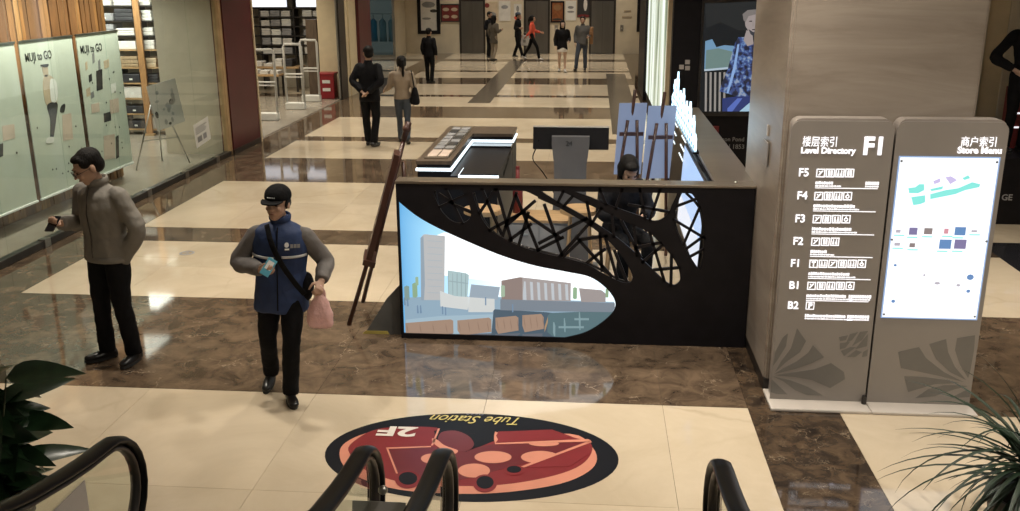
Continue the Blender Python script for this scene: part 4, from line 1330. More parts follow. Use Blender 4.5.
for k in range(26):
    y = 17.12
    z = .35 + k * .115
    box('edge_lamp', 1.285, 1.315, y, y + .12, z, z + .05, emis('edge_glow', (.75, .8, .75), .9), ls)

BY = 13.5
fb_ = FRONT((0, BY, 0))
bb = thing('billboard_wall', 'black freestanding wall carrying a backlit advert of a person in a patterned shirt', 'billboard', (2.2, BY + .1, 0))
box('wall_panel', 1.08, 3.3, BY, BY + .22, 0, 3.4, 'kiosk_black', bb)
box('advert_frame', 1.46, 2.62, BY - .03, BY, 1.10, 2.68, 'dark_metal', bb)


def bp(pts):
    return [(atY(x, y, BY).x, atY(x, y, BY).z) for x, y in pts]


def adv(name, pts, col, k, s=.9):
    m = emis('adv_%s' % '_'.join('%02d' % int(c * 99) for c in col), col, s) if not isinstance(col, str) else MATS[col]
    return plate(name, bp(pts), fb_, .002, m, ADV, .033 + .002 * k)


SHIRT = mat('print_shirt', (.05, .06, .1), .3)
nt = SHIRT.node_tree; N_ = nt.nodes; L_ = nt.links; B_ = N_['Principled BSDF']
g_ = N_.new('ShaderNodeNewGeometry')
n_ = N_.new('ShaderNodeTexNoise'); n_.inputs['Scale'].default_value = 13; n_.inputs['Detail'].default_value = 3; L_.new(g_.outputs['Position'], n_.inputs['Vector'])
cr_ = N_.new('ShaderNodeValToRGB'); cr_.color_ramp.interpolation = 'CONSTANT'
cr_.color_ramp.elements[0].color = (.012, .015, .04, 1)
e_ = cr_.color_ramp.elements.new(.46); e_.color = (.05, .09, .30, 1)
e_ = cr_.color_ramp.elements.new(.54); e_.color = (.16, .30, .62, 1)
cr_.color_ramp.elements[-1].position = .60; cr_.color_ramp.elements[-1].color = (.42, .50, .66, 1)
L_.new(n_.outputs['Fac'], cr_.inputs[0]); L_.new(cr_.outputs[0], B_.inputs['Emission Color']); B_.inputs['Emission Strength'].default_value = .6
ADV = bb
ADV = plate('advert_sheet', rect(1.49, 2.58, 1.155, 2.635), fb_, .01, emis('adv_dark', (.012, .014, .016), .9), bb, .033)
adv('printed_roof', [(705, 4), (757, 1), (762, 30), (738, 30), (720, 22), (706, 28)], (.022, .024, .025), 1)
adv('printed_foliage', [(705, 41), (712, 39), (716, 47), (724, 45), (737, 46), (737, 67), (704, 70)], (.16, .30, .46), 1)
adv('printed_foliage', [(706, 50), (718, 48), (735, 52), (734, 66), (705, 69)], (.15, .23, .22), 2)
adv('printed_rail', [(704, 69), (737, 66), (737, 68), (704, 71)], (.42, .52, .60), 3)
for k in range(5):
    x = 704.8 + k * 4.6
    adv('printed_baluster', [(x, 72), (x + 2, 72), (x + 1.6, 111), (x - .4, 111)], (.30, .28, .26), 2)
adv('printed_trousers', [(722, 98), (745, 95), (760, 96), (762, 106), (738, 111), (722, 111)], (.03, .045, .16), 3)
adv('printed_trousers', [(727, 108), (737, 98), (742, 98), (732, 111), (727, 111)], (.10, .16, .50), 4)
adv('printed_sky', [(739, 111), (752, 100), (762, 100), (762, 111)], (.35, .55, .70), 4)
adv('printed_shirt', [(735, 42), (738, 37), (745, 37), (750, 42), (762, 40), (762, 96), (735, 96), (727, 93), (719, 91), (722, 82), (727, 70), (731, 55)], 'print_shirt', 5)
adv('printed_seam', [(737, 44), (739, 44), (735, 70), (728, 93), (726, 93), (733, 66)], (.25, .40, .70), 6)
adv('printed_neck', [(746, 30), (752, 32), (753, 44), (747, 46), (743, 40)], (.34, .29, .28), 6)
adv('printed_face', [(744, 18), (748, 14), (756, 13), (760, 18), (760, 28), (755, 33), (748, 31), (745, 26)], (.34, .29, .28), 7)
adv('printed_beard', [(748, 29), (753, 32), (760, 28), (762, 34), (756, 38), (750, 34)], (.05, .05, .06), 8)
adv('printed_hair', [(743, 20), (742, 14), (747, 10), (757, 9), (762, 13), (756, 14), (748, 16), (745, 22)], (.20, .18, .17), 8)
for (x, y, w, h) in ((748.5, 20.6, 3, 1), (755, 20.2, 3, 1), (751.5, 29, 4, .9)):
    adv('printed_feature', [(x, y), (x + w, y - .2), (x + w, y + h), (x, y + h)], (.06, .05, .05), 8)
adv('printed_feature', [(752, 21), (753, 21), (753.6, 26), (751.6, 26)], (.30, .26, .25), 8)
text('lettering', 'nson Pond', fb_, .082, 'ink_grey', bb, bp([(719, 141)])[0], .004, .004, bold=.001)
text('lettering', 'EN 1853', fb_, .088, 'ink_grey', bb, bp([(722, 148.5)])[0], .004, .004, bold=.001)
plate('red_plate', rect(*[bp([(700, 139), (719, 126)])[i][0] for i in (0, 1)], *[bp([(700, 139), (719, 126)])[i][1] for i in (0, 1)]), fb_, .02, 'ink_red', bb, .02)
for (x, y) in ((681.5, 67), (687.5, 62), (687.5, 68)):
    a = bp([(x, y)])[0]
    plate('switch_plate', rect(a[0] - .032, a[0] + .032, a[1] - .03, a[1] + .03), fb_, .01, 'notice_grey', bb, .01)

# plinth with letters at the far right, mannequin stands on it
MY = 11.9
pl_ = thing('display_plinth', 'black display plinth with pale letters at the right picture edge', 'plinth', (5.9, MY + .4, 0))
box('body', 4.72, 7.4, MY, MY + 1.1, 0, .84, 'kiosk_black', pl_, bev=.01)
box('foot', 4.76, 7.36, MY + .03, MY + 1.05, 0, .02, 'dark_metal', pl_)
fpl = FRONT((0, MY, 0))
gp = atY(1001, 200, MY)
text('lettering', 'GE', fpl, .105, 'linen_grey', pl_, (gp.x, gp.z), .003, .003, bold=.002)
bk = box('wall_display_back', 4.2, 7.6, 13.4, 13.55, 0, 3.4, 'beige_wall', struct=True)
for k in range(8):
    box('fold_strip', 4.2 + k * .42, 4.2 + k * .42 + .16, 13.36, 13.4, 0, 3.4, 'shop_wall', bk, bev=.01)
rl = thing('red_shelf_box', 'dark shelf with glowing edges behind the mannequin at the right edge', 'shelf', (5.6, 12.75, .84))
box('body', 5.35, 6.2, 12.6, 12.9, .84, 1.6, 'ink_red', rl)
for z in (1.1, 1.28):
    box('lit_edge', 5.35, 6.2, 12.59, 12.60, z, z + .02, 'sign_white', rl)

# ================================================================== round floor advert (read from the far side)
dc = thing('floor_sticker', 'large oval black and red floor sticker with pizza drawing before the kiosk', 'floor sticker', (-.74, 5.52, 0))
ffl = Frame((0, 0, 0), (1, 0, 0), (0, 1, 0))


def fpt(pts, n=4, closed=True, sm=True):
    P = [fl(x, y) for x, y in pts]
    if sm:
        P = spline(P, n, closed)
    return [(p.x, p.y) for p in P]


def dec(name, pts, m, k, sm=True, n=4):
    return plate(name, fpt(pts, n, True, sm), ffl, .0006, m, dc, .0010 + .0006 * k)


plate('black_oval', disc(-.748, 5.52, .962, .590, 64), ffl, .0008, 'decal_black', dc, .0010)
dec('salmon_rim', [(340, 450), (350, 440), (372, 432), (405, 429), (440, 433), (500, 436), (570, 434), (590, 445), (597, 459), (588, 472), (560, 484), (510, 492), (460, 494), (400, 490), (360, 478), (343, 465)], 'decal_salmon', 1)
dec('red_disc', [(350, 445), (372, 431), (400, 427), (437, 428), (440, 434), (500, 433), (548, 432), (575, 438), (591, 444), (590, 456), (576, 468), (545, 478), (500, 485), (450, 486), (400, 482), (365, 470), (351, 456)], 'decal_red', 2)
dec('black_cup', [(434, 431), (450, 430), (470, 434), (495, 433), (497, 440), (480, 447), (466, 452), (450, 447), (436, 440)], 'decal_black', 3, False)
dec('deep_box', [(386, 448), (420, 447), (470, 449), (495, 444), (590, 440), (592, 442), (530, 462), (470, 478), (440, 484), (398, 474)], 'decal_deep', 3, False)
for pl in ([(386, 448), (431, 446.5), (431, 447.7), (387.5, 449.3)], [(386, 448), (388, 448.5), (398, 474), (396, 474)], [(495, 443.5), (588, 439.5), (591, 441), (588, 443.5), (587, 442), (495, 444.8)],
           [(590, 441), (592, 442.5), (524, 468), (521, 467)], [(431, 446), (438, 429), (440, 429), (433, 446)], [(495, 432), (498, 433), (496, 436), (498, 440), (495, 444), (494, 440), (494, 436)]):
    dec('pink_line', pl, 'decal_salmon', 5, False)
dec('red_book', [(498, 432), (552, 430), (572, 437), (560, 440), (498, 443)], 'decal_red', 4, False)
dec('hand', [(441, 433), (455, 431), (468, 436), (474, 444), (470, 450), (462, 452), (452, 451), (444, 445), (438, 442)], 'decal_deep', 4)
dec('cuff', [(432, 439), (437, 440), (445, 446), (458, 451), (452, 455), (442, 450), (434, 444)], 'decal_salmon', 5)
for (cx, cy, rx, ry) in ((493, 457.5, 18.5, 6), (540, 457.5, 19, 6.2), (474, 471, 16, 7), (432, 459, 11, 5), (544, 444, 15, 2.6)):
    dec('pale_dot', [(cx + rx * math.cos(a * PI / 6), cy + ry * math.sin(a * PI / 6)) for a in range(12)], 'decal_salmon', 4)
dec('corner_cut', [(591, 443), (588, 455), (570, 467), (524, 468)], 'decal_red', 5, False)
for (cx, cy, rx, ry) in ((408, 480, 13, 9), (485, 484, 12, 9), (514, 471, 10, 5)):
    dec('red_foot', [(cx + rx * math.cos(a * PI / 6), cy + ry * math.sin(a * PI / 6)) for a in range(12)], 'decal_red', 6)
    dec('black_toe', [(cx + .72 * rx * math.cos(a * PI / 6), cy - 1 + .7 * ry * math.sin(a * PI / 6)) for a in range(12)], 'decal_black', 7)
ft = Frame((0, 0, 0), (-1, 0.0, 0), (0, -1, 0))
p2 = fl(415, 429)
text('lettering', '2F', ft, .19, 'decal_white', dc, (-p2.x - .02, -p2.y - .01), .0055, .001, bold=.007, sx=1.45)
pt = fl(524, 418)
text('lettering', 'Tube Station', ft, .165, 'decal_yellow', dc, (-pt.x, -fl(524, 418.5).y), .0045, .001, shear=.5, sx=.76)
pt = fl(484, 414.5)
text('fine_print', 'PIZZA', ft, .03, 'decal_grey', dc, (-pt.x, -pt.y), .0045, .001, sx=1.6)

mk_c = fl(187, 253)
fmk = thing('floor_mark', 'small round grey-blue sticker on the cream floor behind the two men', 'floor sticker', (mk_c.x, mk_c.y, 0))
plate('ring', disc(mk_c.x, mk_c.y, .085, .085, 24), ffl, .0008, 'decal_grey', fmk, .0012, [disc(mk_c.x, mk_c.y, .058, .058, 20)])
plate('arrow', [(mk_c.x - .03, mk_c.y - .02), (mk_c.x + .03, mk_c.y - .02), (mk_c.x, mk_c.y + .035)], ffl, .0008, 'decal_grey', fmk, .0012)

# ================================================================== escalator balustrades
def handrail(X, label):
    t = thing('escalator_handrail', label, 'escalator', (X, 3.2, 0), 0, 'escalator balustrades')
    R_ = .27; zt = 1.025; yc = 3.57
    pts = []
    for k in range(13):
        a = -PI / 2 - .35 + (PI + .35) * k / 12
        pts.append((X, yc + R_ * math.cos(a), zt - R_ + R_ * math.sin(a)))
    RISE = [(3.42, .014), (3.25, .040), (3.0, .090), (2.8, .145), (2.5, .25), (2.1, .47), (1.6, .76), (1.2, .99)]
    pts += [(X, y_, zt + h_) for y_, h_ in RISE]
    bm = bmesh.new(); tube(bm, pts, [(.043, .020)] * len(pts), 14, ref=(1, 0, 0)); mk('handrail_belt', bm, 'rubber', t, smooth=True)
    # inner guide under the belt
    ip = []
    for k in range(13):
        a = -PI / 2 + PI * k / 12
        ip.append((X, yc + (R_ - .035) * math.cos(a), zt - R_ + (R_ - .035) * math.sin(a)))
    ip += [(X, y_, zt + h_ - .035) for y_, h_ in RISE]
    bm = bmesh.new(); tube(bm, ip, [(.026, .014)] * len(ip), 10, ref=(1, 0, 0)); mk('guide_rail', bm, 'dark_metal', t, smooth=True)
    prof = [(p[1], p[2]) for p in ip[::-1]] + [(3.60, .32), (3.1, .34), (2.8, .42), (2.1, .78), (1.6, 1.06), (1.2, 1.28)]
    f_ = Frame((X, 0, 0), (0, 1, 0), (0, 0, 1))
    plate('glass_panel', [(a, b) for a, b in prof], f_, .010, 'balustrade_glass', t, .005)
    bm = bmesh.new()
    for (a, b) in (((2.0, -.3), (3.5, .0)),):
        pass
    plate('skirt', [(3.70, 0), (3.70, .24), (3.62, .33), (3.1, .35), (2.8, .43), (2.1, .79), (1.6, 1.07), (1.2, 1.29), (1.2, .8), (1.6, .5), (2.4, 0)], f_, .16, 'metal', t, .08)
    return t


hr = [handrail(-2.11, 'black handrail loop of the left escalator beside the leafy plant'),
      handrail(-.965, 'black handrail loop with a round button, left one of the middle pair'),
      handrail(-.622, 'black handrail loop, right one of the middle pair'),
      handrail(.575, 'black handrail loop of the right escalator, standing alone')]
bm = bmesh.new(); ball(bm, fl(383, 490, .80) * 1.0, .022, 12, 8); o = mk('round_button', bm, 'metal', hr[1], smooth=True)
o.location += Vector((0, 0, 0))
# notices fixed to the glass
def notice(name, label, P, w, h, u, v, txt=None):
    t = thing(name, label, 'notice', P)
    f_ = Frame(P, u, v)
    plate('sheet', rect(0, w, 0, h), f_, .004, 'notice_grey', t, .002)
    if txt:
        text('lettering', txt, f_, h * .22, 'ink_red', t, (w * .18, h * .62), .004, .001, bold=.001)
        for k in range(2):
            plate('printed_line', rect(w * .1, w * .9, h * (.40 - .16 * k), h * (.46 - .16 * k)), f_, .001, 'ink_grey', t, .004)
    else:
        plate('printed_item', disc(w * .45, h * .5, w * .14, h * .12, 10), f_, .001, 'ink_pink', t, .004)
    return t


_a = atY(352, 502, 3.70); _b = atY(412, 503, 3.70)
notice('escalator_notice', 'grey notice between the two middle handrails, with red characters', Vector((_a.x, 3.70 - .10, _a.z - .34)), _b.x - _a.x - .03, .36, (1, 0, 0), (0, .32, 1), '乘梯须知')
_a = atX(84, 480, -2.10)
notice('escalator_notice', 'small grey notice on the left escalator glass near the leafy plant', Vector((-2.098, _a.y - .30, _a.z - .34)), .30, .34, (0, 1, 0), (0, 0, 1))

# ================================================================== people
CLOTH_TEX = bpy.data.textures.new('cloth_folds', 'CLOUDS'); CLOTH_TEX.noise_scale = .11; CLOTH_TEX.noise_depth = 1


def solid(name, bm, material, parent, voxel, smooth_it=4, disp=0.0):
    """fuse overlapping closed forms into one continuous skin (voxel remesh + smoothing), then keep the result"""
    bmesh.ops.recalc_face_normals(bm, faces=bm.faces)
    me = bpy.data.meshes.new(name); bm.to_mesh(me); bm.free()
    o = bpy.data.objects.new(name, me); COL.objects.link(o)
    r = o.modifiers.new('r', 'REMESH'); r.mode = 'VOXEL'; r.voxel_size = voxel
    if smooth_it:
        s_ = o.modifiers.new('s', 'SMOOTH'); s_.factor = .5; s_.iterations = smooth_it
    if disp:
        d_ = o.modifiers.new('d', 'DISPLACE'); d_.texture = CLOTH_TEX; d_.strength = disp; d_.mid_level = .5; d_.texture_coords = 'LOCAL'
    dg = bpy.context.evaluated_depsgraph_get()
    me2 = bpy.data.meshes.new_from_object(o.evaluated_get(dg))
    bpy.data.objects.remove(o); bpy.data.meshes.remove(me)
    me2.name = name
    for p in me2.polygons:
        p.use_smooth = True
    me2.materials.clear(); me2.materials.append(MATS[material])
    o = bpy.data.objects.new(name, me2)
    link(o, parent)
    return o


def seg_path(pts, rads, n=4):
    """spline through joints with interpolated radii"""
    P = spline(pts, n)
    R_ = []
    m = len(pts)
    for i in range(len(P)):
        t = i / n
        k = min(int(t), m - 2); f_ = t - k
        a, b = rads[k], rads[k + 1]
        if isinstance(a, (tuple, list)):
            R_.append((a[0] + (b[0] - a[0]) * f_, a[1] + (b[1] - a[1]) * f_))
        else:
            R_.append(a + (b - a) * f_)
    return P, R_


def limb(bm, pts, rads, n=4, seg=12, ref=None):
    P, R_ = seg_path(pts, rads, n)
    tube(bm, P, R_, seg, ref=ref)


def hand(bm, wrist, d, palm, thumb, curl=.5, k=1.0):
    """palm with four unequal fingers that bend towards the palm side, and a thumb leaving the side"""
    d = Vector(d).normalized(); palm = Vector(palm); palm = (palm - d * palm.dot(d)).normalized()
    th = Vector(thumb); th = (th - d * th.dot(d) - palm * th.dot(palm)).normalized()
    w = Vector(wrist)
    tube(bm, [w - d * .02, w + d * .02, w + d * .06, w + d * .095], [(.026, .019), (.034, .018), (.041, .017), (.038, .013)], 10, ref=th)
    for i, (ln, off) in enumerate(((.070, 1.5), (.080, .5), (.075, -.5), (.058, -1.5))):
        b = w + d * (.088 - abs(off - .5) * .004) + th * (off * .0195)
        a = 0; p = b; pts = [b - d * .015, b]
        for s_, q in ((.45, .7), (.32, 1.0), (.23, .9)):
            a += curl * q
            p = p + (d * math.cos(a) + palm * math.sin(a)) * ln * s_ * k
            pts.append(p)
        tube(bm, pts, [.0095, .0098, .0092, .0086, .0070], 8)
    b = w + d * .03 + th * .03
    p1 = b + (th * .75 + d * .6 + palm * .25).normalized() * .038
    p2 = p1 + (d * .85 + th * .1 + palm * (.25 + curl * .6)).normalized() * .032
    p3 = p2 + (d * .7 - th * .15 + palm * (.3 + curl * .7)).normalized() * .026
    tube(bm, [w + d * .012 + th * .012, b, p1, p2, p3], [.014, .0145, .012, .0105, .008], 8)


def head_xf(c, yaw, pitch):
    return Matrix.Translation(Vector(c)) @ Matrix.Rotation(yaw, 4, 'Z') @ Matrix.Rotation(pitch, 4, 'X') @ Matrix.Scale(1.10, 4)


def head_bm(bm, X, fem=False):
    def b(c, r):
        b2 = bmesh.new(); ball(b2, c, r, 16, 10); b2.transform(X)
        me = bpy.data.meshes.new('t'); b2.to_mesh(me); b2.free(); bm.from_mesh(me); bpy.data.meshes.remove(me)
    j = .92 if fem else 1.0
    b((0, .012, .028), (.076, .096, .092)); b((0, -.030, -.030), (.062 * j, .066, .078)); b((0, -.052, -.082), (.036 * j, .036, .030))
    b((0, -.083, .028), (.050, .014, .012))                                # brow
    b((0, -.098, -.008), (.010, .014, .026)); b((0, -.108, -.024), (.016, .013, .011))     # nose
    b((0, -.090, -.055), (.024, .012, .010))                               # lips
    b((.036, -.072, -.022), (.020, .018, .020)); b((-.036, -.072, -.022), (.020, .018, .020))
    for s_ in (1, -1):
        b((s_ * .077, .008, -.008), (.010, .020, .031))                    # ears


DEF = dict(pel=(0, 0, .95), chest=(0, 0, 1.28), neck=(0, .005, 1.47), head=(0, -.02, 1.625), yaw=0, pitch=0,
           shL=(.185, 0, 1.41), elL=(.245, .03, 1.13), wrL=(.235, -.04, .88), shR=(-.185, 0, 1.41), elR=(-.245, .03, 1.13), wrR=(-.235, -.04, .88),
           hipL=(.088, 0, .92), knL=(.098, -.02, .50), anL=(.105, .02, .09), ftL=(.12, -1, 0), hipR=(-.088, 0, .92), knR=(-.098, -.02, .50), anR=(-.105, .02, .09), ftR=(-.12, -1, 0),
           curlL=.4, curlR=.4, palmL=(-1, 0, 0), palmR=(1, 0, 0), thL=(0, -1, 0), thR=(0, -1, 0))


def person(label, loc, rz, H=1.75, pose=None, top='black_coat', sleeve=None, legs='black_cloth', shoes='shoe', hair='short', skin='skin', hem=.86,
           near=False, fem=False, bulk=1.0, skirt=None, bare_legs=False, collar=True, name='person', cat='person', group=None, headless=False, glasses=False, z0=0.):
    J = dict(DEF); J.update(pose or {})
    V = {k: Vector(v) for k, v in J.items() if isinstance(v, tuple)}
    t = thing(name, label, cat, (loc[0], loc[1], z0), rz, group, H / 1.75)
    vx = .0065 if near else .014
    cv = .011 if near else .018
    # --- body: one continuous skin from head to feet
    bm = bmesh.new()
    X = head_xf(V['head'], J['yaw'], J['pitch'])
    head_bm(bm, X, fem)
    limb(bm, [V['chest'] + Vector((0, 0, .12)), V['neck'], V['head'] + Vector((0, .02, -.03))], [.07, .052 if not fem else .045, .050], 3)
    limb(bm, [V['pel'] - Vector((0, 0, .04)), V['pel'].lerp(V['chest'], .45), V['chest'], V['neck'] - Vector((0, 0, .05))], [(.13, .09), (.12, .085), (.14, .085), (.06, .05)], 4, 14, ref=(1, 0, 0))
    for s_ in 'LR':
        sh, el, wr = V['sh' + s_], V['el' + s_], V['wr' + s_]
        limb(bm, [sh.lerp(V['neck'], .35) + Vector((0, 0, -.05)), sh + Vector((0, 0, -.035)), el, wr], [.035, .038, .034, .026], 4, 10)
        hp, kn, an = V['hip' + s_], V['kn' + s_], V['an' + s_]
        limb(bm, [hp + Vector((0, 0, .02)), hp.lerp(kn, .5), kn, kn.lerp(an, .35), an], [.078, .070, .050, .050, .034], 4, 10)
        fd = V['ft' + s_].normalized()
        tube(bm, [an + Vector((0, 0, .0)) - fd * .03, an - Vector((0, 0, .045)) + fd * .05, an - Vector((0, 0, .06)) + fd * .13], [.032, .032, .022], 8)
        hand(bm, wr, wr - el, V['palm' + s_], V['th' + s_], J['curl' + s_])
    solid('body', bm, skin, t, vx, 2 if near else 1)
    # --- top
    b_ = bulk
    w = V['pel'] + Vector((0, 0, hem - V['pel'].z))
    tb = bmesh.new()
    lean = (V['chest'] - V['pel'])
    mid = V['pel'].lerp(V['chest'], .4)
    hips = .172 if not fem else .165
    wst = .158 if not fem else .135
    limb(tb, [w, w + Vector((0, 0, .05)), mid, V['chest'], V['chest'].lerp(V['neck'], .62), V['neck'] + Vector((0, .0, -.01)), V['neck'] + Vector((0, 0, .045))],
         [(hips * b_, .118 * b_), (hips * b_ * 1.0, .122 * b_), (wst * b_, .108 * b_), (.178 * b_, .122 * b_), (.165 * b_, .095 * b_), (.075, .068), (.066, .066)], 4, 20, ref=(1, 0, 0))
    sb = tb if not sleeve else bmesh.new()
    sleeves = []
    bs_ = 1 + (b_ - 1) * .55
    for s_ in 'LR':
        sb = tb if not sleeve else bmesh.new()
        sh, el, wr = V['sh' + s_], V['el' + s_], V['wr' + s_]
        inner = sh.lerp(V['chest'], .30) + Vector((0, 0, .03))
        limb(sb, [inner, sh + Vector((0, 0, -.015)), sh.lerp(el, .5), el, el.lerp(wr, .5), wr - (wr - el).normalized() * .02],
             [.056, .064 * bs_, .064 * bs_, .062 * bs_, .057 * bs_, .047 * bs_], 4, 12)
        if sleeve:
            sleeves.append(sb)
    solid('jacket', tb, top, t, cv, 4 if near else 2, .020 if near else .012)
    for sb in sleeves:
        so = solid('sleeve', sb, sleeve, t, cv, 4, .018)
    # --- legs
    if not bare_legs:
        lb_ = bmesh.new()
        limb(lb_, [V['pel'] + Vector((0, 0, .12)), V['pel'] + Vector((0, 0, .02)), V['pel'] - Vector((0, .0, .10))], [(.145, .10), (.160, .112), (.135, .10)], 3, 18, ref=(1, 0, 0))
        for s_ in 'LR':
            hp, kn, an = V['hip' + s_], V['kn' + s_], V['an' + s_]
            k_ = .88 if fem else 1.0
            limb(lb_, [hp + Vector((0, 0, .03)), hp.lerp(kn, .5), kn, kn.lerp(an, .5), an + Vector((0, 0, -.02))], [.100 * k_, .090 * k_, .072 * k_, .068 * k_, .066 * k_], 4, 14)
        solid('trousers', lb_, legs, t, cv, 4 if near else 2, .018 if near else .01)
    if skirt:
        lb_ = bmesh.new()
        limb(lb_, [V['pel'] + Vector((0, 0, .10)), V['pel'] - Vector((0, 0, .05)), V['pel'] - Vector((0, 0, .26))], [(.13, .10), (.165, .13), (.19, .16)], 4, 18, ref=(1, 0, 0))
        solid('shorts', lb_, skirt, t, cv, 2, .012)
    # --- shoes
    for s_ in 'LR':
        an = V['an' + s_]; fd = V['ft' + s_].normalized(); side = Vector((fd.y, -fd.x, 0)).normalized()
        dn = Vector((0, 0, -1)); base = an + dn * .05
        sb_ = bmesh.new()
        tube(sb_, [base - fd * .075, base - fd * .055, base + fd * .02, base + fd * .10, base + fd * .165, base + fd * .185],
             [(.028, .030), (.037, .042), (.040, .046), (.046, .034), (.038, .024), (.015, .012)], 12, ref=side)
        tube(sb_, [an + Vector((0, 0, .03)), an, base], [.045, .046, .042], 10)
        so = solid('shoe', sb_, shoes, t, .009 if near else .014, 2)
        so_b = bmesh.new()
        o_ = base + dn * .034
        pts = []
        for a_ in range(16):
            an_ = 2 * PI * a_ / 16
            pts.append(o_ + fd * (.055 + .132 * math.cos(an_)) + side * (.045 * math.sin(an_) * (1.0 + .12 * math.cos(an_))))
        va = [so_b.verts.new(p) for p in pts]; vb = [so_b.verts.new(p + Vector((0, 0, .018))) for p in pts]
        so_b.faces.new(va[::-1]); so_b.faces.new(vb)
        for a_ in range(16):
            so_b.faces.new((va[a_], va[(a_ + 1) % 16], vb[(a_ + 1) % 16], vb[a_]))
        MW[so] = MW[t]
        mk('sole', so_b, 'sole', so, local=True)
    # --- hair and face details
    def hb(shapes, nm, m, v=.009):
        b2 = bmesh.new()
        for c, r in shapes:
            ball(b2, c, r, 16, 10)
        b2.transform(X)
        return solid(nm, b2, m, t, v if near else .012, 2, .006)
    if headless:
        pass
    elif hair == 'short':
        hb([((0, .030, .052), (.083, .092, .078)), ((0, .055, .0), (.078, .062, .070)), ((0, -.030, .085), (.064, .048, .028)), ((.060, -.005, .045), (.024, .050, .04)), ((-.060, -.005, .045), (.024, .050, .04))], 'hair', 'hair')
    elif hair in ('long', 'ponytail', 'bob'):
        hb([((0, .026, .050), (.086, .096, .080)), ((0, .055, -.01), (.084, .066, .085)), ((0, -.045, .086), (.066, .050, .030)), ((.070, .005, .0), (.020, .055, .08)), ((-.070, .005, .0), (.020, .055, .08))] +
           ([((0, .085, -.12), (.075, .045, .13)), ((.065, .03, -.10), (.025, .045, .10)), ((-.065, .03, -.10), (.025, .045, .10))] if hair == 'long' else []) +
           ([((0, .115, .03), (.035, .04, .035)), ((0, .135, -.06), (.034, .034, .09)), ((0, .13, -.17), (.028, .028, .09))] if hair == 'ponytail' else []), 'hair', 'hair')
    elif hair in ('cap', 'beanie'):
        hb([((0, .055, .0), (.080, .058, .062)), ((.068, .015, .01), (.016, .045, .045)), ((-.068, .015, .01), (.016, .045, .045))], 'hair', 'hair')
        b2 = bmesh.new()
        ball(b2, (0, .012, .052), (.092, .112, .085), 20, 12)
        for v in list(b2.verts):
            if v.co.z < .035:
                v.co.z = .035 + (v.co.z - .035) * .12
        b2.transform(X)
        cp = solid('cap' if hair == 'cap' else 'hat', b2, 'black_cloth' if hair == 'cap' else 'denim', t, .008, 1)
        MW[cp] = MW[t]
        if hair == 'cap':
            b2 = bmesh.new()
            n = 12; top_, bot_ = [], []
            for k in range(n + 1):
                a = PI + PI * k / n
                for lst, dz_ in ((top_, .004), (bot_, -.004)):
                    pass
                x_, y_ = .078 * math.cos(a), math.sin(a)
                top_.append(b2.verts.new((x_, -.075 + .095 * y_, .042 + .012 * (1 - abs(math.cos(a))) - .018 * abs(y_))))
                bot_.append(b2.verts.new((x_, -.075 + .095 * y_, .034 + .012 * (1 - abs(math.cos(a))) - .018 * abs(y_))))
            b2.faces.new(top_); b2.faces.new(bot_[::-1])
            for k in range(n + 1):
                k2 = (k + 1) % (n + 1)
                b2.faces.new((top_[k], top_[k2], bot_[k2], bot_[k]))
            b2.transform(X)
            mk('brim', b2, 'black_cloth', cp, local=True)
            b2 = bmesh.new()
            for k in range(5):
                bx(b2, -.028 + k * .012, -.021 + k * .012, -.1045, -.102, .060, .067)
            b2.transform(X); o_ = mk('cap_lettering', b2, 'ink_white', cp, local=True); o_['kind'] = 'stuff'
    if not headless:
        for s_ in (1, -1):
            b2 = bmesh.new(); ball(b2, (s_ * .030, -.0885, .006), (.012, .006, .006), 10, 6); b2.transform(X)
            mk('eye', b2, 'eye', t, local=True)
        if near:
            for s_ in (1, -1):
                b2 = bmesh.new(); ball(b2, (s_ * .031, -.0945, .027), (.018, .005, .0042), 10, 6); b2.transform(X)
                mk('eyebrow', b2, 'hair', t, local=True)
            b2 = bmesh.new(); ball(b2, (0, -.1005, -.0555), (.019, .003, .0022), 10, 6); b2.transform(X); mk('mouth', b2, 'ink_red', t, local=True)
    if glasses:
        b2 = bmesh.new()
        for s_ in (1, -1):
            cx = s_ * .032
            tube(b2, [(cx + .026 * math.cos(k * PI / 8), -.108, .002 + .018 * math.sin(k * PI / 8)) for k in range(17)], .002, 6)
            tube(b2, [(s_ * .058, -.105, .006), (s_ * .080, -.04, .008), (s_ * .082, .02, .004)], .002, 6)
        tube(b2, [(-.007, -.112, .006), (.007, -.112, .006)], .002, 6)
        b2.transform(X); mk('glasses', b2, 'dark_metal', t, local=True)
    if near and collar:
        b2 = bmesh.new()
        n_ = V['neck']
        ring = [(n_.x + .075 * math.cos(k * 2 * PI / 24), n_.y - .004 + .074 * math.sin(k * 2 * PI / 24), n_.z + .028 + .012 * math.sin(k * 2 * PI / 24)) for k in range(25)]
        tube(b2, ring, [(.012, .030)] * 25, 8, ref=None)
        solid('collar', b2, top, t, .009, 2)
    return t

